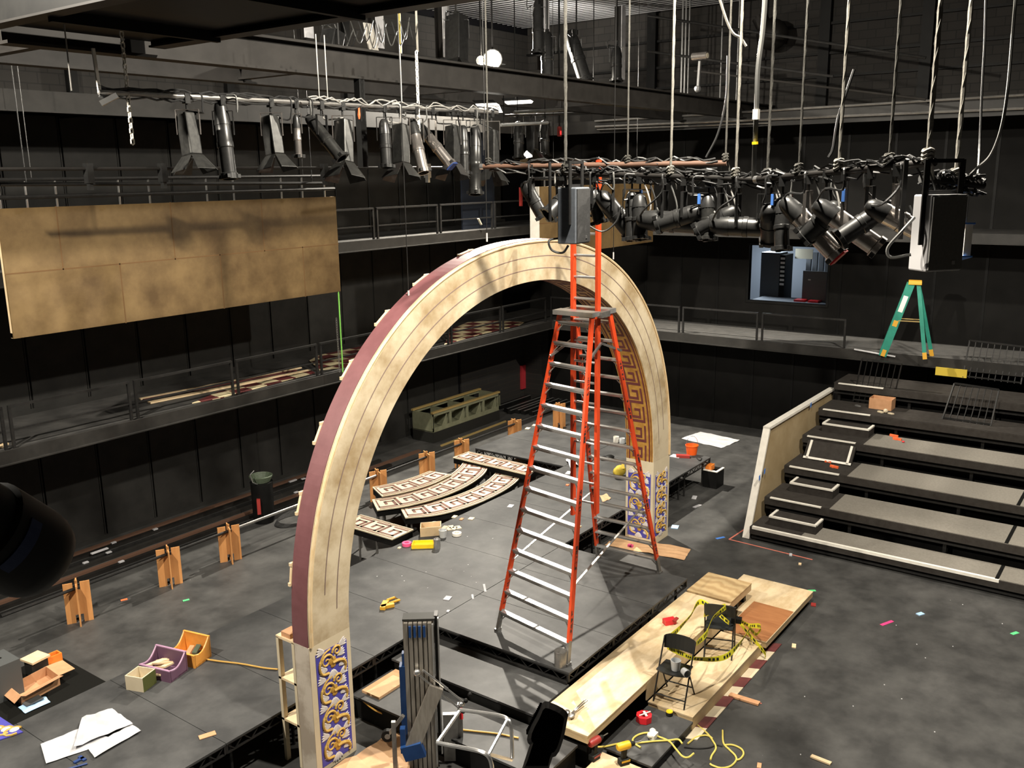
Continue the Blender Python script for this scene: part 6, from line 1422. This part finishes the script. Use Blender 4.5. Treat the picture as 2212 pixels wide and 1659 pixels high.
# chains and lifting wires of the left bar
a = lbp(277); chain(a+V((0, 0, .85)), a-V((0, 0, .46)), 'pale chain hanging across the left end of the light bar', None, .014, 'white_edge'); a = lbp(903)+V((0, 0, .0)); chain(a+V((0, 0, .75)), a-V((0, 0, .45)), 'white chain hanging among the shiny spotlights', None, .016, 'white_edge')
for px, l in ((157, 'thin pale wire hanging at the far left above the gallery'), (690, 'thin pale wire above the tilted light'), (708, 'thin pale wire right of the one above the tilted light'), (868, 'pair of pale wires above the boxy flood light')):
    a = lbp(px); solo(MB().cyl(a+V((0, 0, 0.02)), a+V((0, 0, .80)), .007, n=5), 'support_wire', 'white_cord', l, 'wire')
a0 = aty(806, 200, 9.0); a1 = aty(808, 360, 9.0); solo(MB().bx(a0.x-.05, 9.2, a1.z, a0.x+.05, 9.3, zA-.33), 'drop_pipe', 'edge_black', 'black vertical pipe hanging between the left lights', 'pipe'); p = V((a0.x-.06, 9.22, aty(797, 245, 9.2).z)); solo(MB().lathe(p-V((0, 0, .08)), (0, 0, 1), [(0, .008), (.05, .02), (.16, .012)], 8), 'red_tag', 'orange_tape', 'small red tag on the black vertical pipe', 'tag')
p = aty(216, 205, LY); t = thing('hook_light', 'small shiny clamp light at the left end of the bar', 'stage light', p); MB().bar(p+V((.0, 0, -.08)), p+V((.12, -.1, .0)), .05, .05).build('body', 'bare_metal', t); MB().bar(p+V((0, 0, .02)), p+V((-.02, 0, .42)), .03, .02).build('strap', 'white_edge', t)
# upper catwalk lights
for px, py, y, aim, L, r, k, l in ((712, 38, 12.2, dn(-.2, 1), .7, .16, 'floodblack', 'dark light at the left of the upper catwalk'), (985, 30, 12.0, dn(.0, 1), 1.2, .18, 'floodblack', 'big dark scoop light left of the bright lamp'), (1182, 68, 12.0, dn(.0, 1), 1.1, .14, 'black', 'black upright light on the upper catwalk right of the lamp'), (1162, 4, 12.0, dn(.0, 1), 1.2, .12, 'black', 'tall dark light near the top edge right of the lamp'), (1245, 70, 12.0, dn(.3, .95), 1.3, .16, 'black', 'dark tilted light just right of the thick rope'), (1332, 92, 12.0, dn(.0, 1), .9, .13, 'black', 'black upright light behind the thin rope')):
    t = stage_light(aty(px, py, y), aim, L, r, k, l, .45); p = t.location; MB().cyl(p+V((0, 0, .05)), V((p.x, p.y, 12.98)), .02, n=6).build('drop_pipe', 'black_steel', t)
for px, py0, py1, l in ((864, 65, 115, 'thin yellow pole on the upper catwalk'), (900, 10, 112, 'thin white pole on the upper catwalk')):
    a, b = aty(px, py0, 12.4), aty(px+2, py1, 12.4); solo(MB().cyl(b, V((b.x, b.y, 12.98)), .022, n=6), 'pole', 'yellow_cord' if 'yellow' in l else 'white_edge', l, 'pole')
p = aty(795, 50, 12.5); q = aty(800, 108, 12.5); m = MB().slab([p+V((-.10, 0, 0)), p+V((.12, 0, 0))], [q+V((-.02, 0, 0)), q+V((.22, 0, 0))], (0, .03, 0)); solo(m, 'hanging_cloth', 'white_edge', 'pale cloth draped on the upper catwalk beside the bright column', 'cloth')
for i in range(10):
    px = 720+i*18; a = aty(px, 38+random.random()*12, 12.3); b = a+V((random.uniform(.2, .5), 0, random.uniform(-.2, .1))); solo(MB().tube(smoothpath([a, a.lerp(b, .5)+V((0, 0, -.35)), b], 6), .012, 4), 'cable_loop', 'black_cord' if i % 2 else 'grey_cord', 'thin cable swag on the upper catwalk left of the lamp', 'cable', 'cable swags on the upper catwalk')
# small pipe with clamp in front of the middle gallery
q0, q1 = aty(0, 362, 13.4), aty(1042, 359, 13.4); t = thing('gallery_pipe', 'long level pipe in front of the middle left gallery', 'pipe', q0); MB().cyl(V((q0.x-.5, 13.4, 7.26)), V((q1.x, 13.4, 7.26)), .026, n=8).build('pipe', 'beam_steel', t, smooth=True)
for px in (190, 350, 700, 923): a = aty(px, 360, 13.4); MB().bx(a.x-.05, 13.34, 7.05, a.x+.05, 13.46, 7.34).bx(a.x-.03, 13.36, 6.95, a.x+.03, 13.44, 7.06).build('clamp', 'fixture_black' if px != 923 else 'bare_metal', t)
t = lit_pipe((0, 398), (705, 396), 13.6, .03, 'second level pipe below the long one, above the long tan flat', 'black_steel')
a, b = aty(1124, 425, 14.3), aty(1150, 480, 14.3); solo(MB().bx(a.x-.8, 15.6, G2, a.x+.6, 15.65, 8.2), 'blue_curtain', 'curtain_blue', 'dark blue curtain hanging on the middle gallery behind the short flat', 'curtain')
p = aty(1125, 425, 14.98); solo(MB().bx(p.x-.04, 14.96, p.z-.25, p.x+.05, 15.01, p.z+.25), 'red_board', 'red_dark', 'dull red strip board left of the short tan flat', 'board')
p = aty(1033, 472, GY-.05); solo(MB().bar(p, p+V((.12, 0, -.16)), .05, .03), 'cable_tie', 'beige', 'pale tied tag on the middle gallery rail', 'tag')

# ================================================================== CONTROL BOOTH CONTENTS
BX = WR+1.2
def bxp(px, py, x=BX): return atx(px, py, x)
a, b = bxp(1645, 545), bxp(1682, 622); t = thing('equipment_rack', 'tall black equipment cabinet inside the booth window', 'equipment rack', (BX, (a.y+b.y)/2, G1))
MB().bx(BX, b.y, G1+.01, BX+.6, a.y, a.z).build('cabinet', 'booth_dark', t); MB().bx(BX-.02, b.y-.16, G1+.01, BX+.6, b.y-.005, a.z-.05).build('rack_front', 'edge_black', t)
m = MB()
for i in range(7): m.bx(BX-.03, b.y-.15, a.z-.18-.12*i, BX-.02, b.y-.03, a.z-.12-.12*i)
m.build('indicator_panel', 'label_white', t)
a, b = bxp(1705, 540), bxp(1742, 563); solo(MB().bx(BX+.5, b.y, b.z, BX+.52, a.y, a.z), 'notice_board', 'beige', 'beige board on the wall inside the booth', 'board')
a, b = bxp(1735, 585, WR+.8), bxp(1784, 635, WR+.8); t = thing('flat_case', 'dark flat case standing inside the booth at the right', 'case', (WR+.8, (a.y+b.y)/2, b.z)); MB().bx(WR+.8, b.y, G1+.01, WR+.9, a.y, a.z).build('body', 'booth_dark', t); MB().bx(WR+.795, a.y-.22, a.z-.25, WR+.8, a.y-.15, a.z-.22).build('white_label', 'label_white', t)
solo(MB().bx(WR+.16, wy0, wz0-.06, WR+1.2, wy1, wz0-.02), 'booth_desk', 'booth_wall', 'narrow desk inside the booth window', 'desk')
for px, l in ((1728, 'red tray on the booth desk, left of the two'), (1758, 'red tray on the booth desk, right of the two')): a = bxp(px, 649, WR+.6); solo(MB().bx(WR+.45, a.y-.16, wz0-.02, WR+.75, a.y+.12, wz0+.03), 'red_tray', 'red_plastic', l, 'tray')
a, b = bxp(1745, 545, WR+2), bxp(1784, 580, WR+2); m = MB()
for i in range(4): m.bx(WR+2, b.y-.1+.18*i, G1+.01, WR+2.1, b.y+.03+.18*i, a.z)
solo(m, 'dark_lockers', 'booth_dark', 'dark ribbed lockers at the back right of the booth', 'locker')

# ================================================================== NEAR BLACK LIGHTS AT THE CAMERA'S RAIL
nd = 2.6
t = thing('near_spotlight', 'big black spotlight close by at the left edge with a blue label', 'stage light', atd(40, 1190, nd))
ax0, ax1 = atd(-90, 1110, nd-.05), atd(75, 1200, nd+.10); d = (ax1-ax0).normalized(); rr = .118
MB().lathe(ax0-d*.1, d, [(0, rr*.85), (.16, rr*.9), (.17, rr*1.0), (.315, rr*1.0), (.345, rr*.97), (.372, rr*.88), (.392, rr*.70), (.40, rr*.45)], 28).build('barrel', 'near_barrel', t, smooth=True)
s = (EYE-ax1); s = (s-d*s.dot(d)).normalized(); e = s.cross(d)
m = MB(); A = []; B_ = []
for i in range(9):
    a = -.55+i*.15; n = s*math.cos(a)+e*math.sin(a); A.append(ax0+d*.10+n*rr*1.004); B_.append(ax0+d*.135+n*rr*1.004)
m.slab(A, B_, s*.002).build('blue_label', 'label_blue', t)
MB().bar(atd(-70, 1085, nd), atd(42, 1102, nd+.1), .02, .03).bar(atd(42, 1102, nd+.1), atd(38, 1125, nd+.1), .02, .02).build('yoke', 'near_barrel', t)
MB().ball(atd(28, 1128, nd-.02), .03, .03, .05).build('knob', 'near_barrel', t)
t = thing('near_light_housing', 'black finned lamp housing close to the camera at the bottom edge', 'stage light', atd(1180, 1590, 2.4))
b9 = lambda x, y, dd=2.4: atd(1090+x/9.217, 1480+y/9.217, dd)
out = [(800, 318), (890, 335), (1040, 395), (1160, 460), (1240, 530), (1268, 600), (1240, 740), (1215, 880), (1180, 1040), (1130, 1200), (1085, 1320), (1020, 1415), (955, 1440), (900, 1600), (870, 1760), (300, 1760), (360, 1620), (430, 1400), (500, 1190), (460, 1150), (445, 1080), (465, 950), (540, 780), (640, 600), (700, 470), (740, 370)]
cen = (860, 1000)
def ring(sc, dd): return [b9(cen[0]+(x-cen[0])*sc, cen[1]+(y-cen[1])*sc, dd) for x, y in out]
R0, R1, R2, R3 = ring(.80, 2.30), ring(1.0, 2.36), ring(1.0, 2.50), ring(.8, 2.56)
m = MB(); n = len(out); m.v += R0+R1+R2+R3
for k in range(3):
    for i in range(n): j = (i+1) % n; m.f.append((k*n+i, k*n+j, (k+1)*n+j, (k+1)*n+i))
m.f.append(tuple(range(n))); m.f.append(tuple(3*n+n-1-i for i in range(n)))
m.build('housing', 'near_black', t)
m = MB()
for i in range(16):
    f = i/15; x, y = 735+(470-735)*f, 400+(930-400)*f; m.bar(b9(x-14, y, 2.36), b9(x-14, y, 2.5), .006, .012)
m.build('cooling_fin', 'near_black', t)
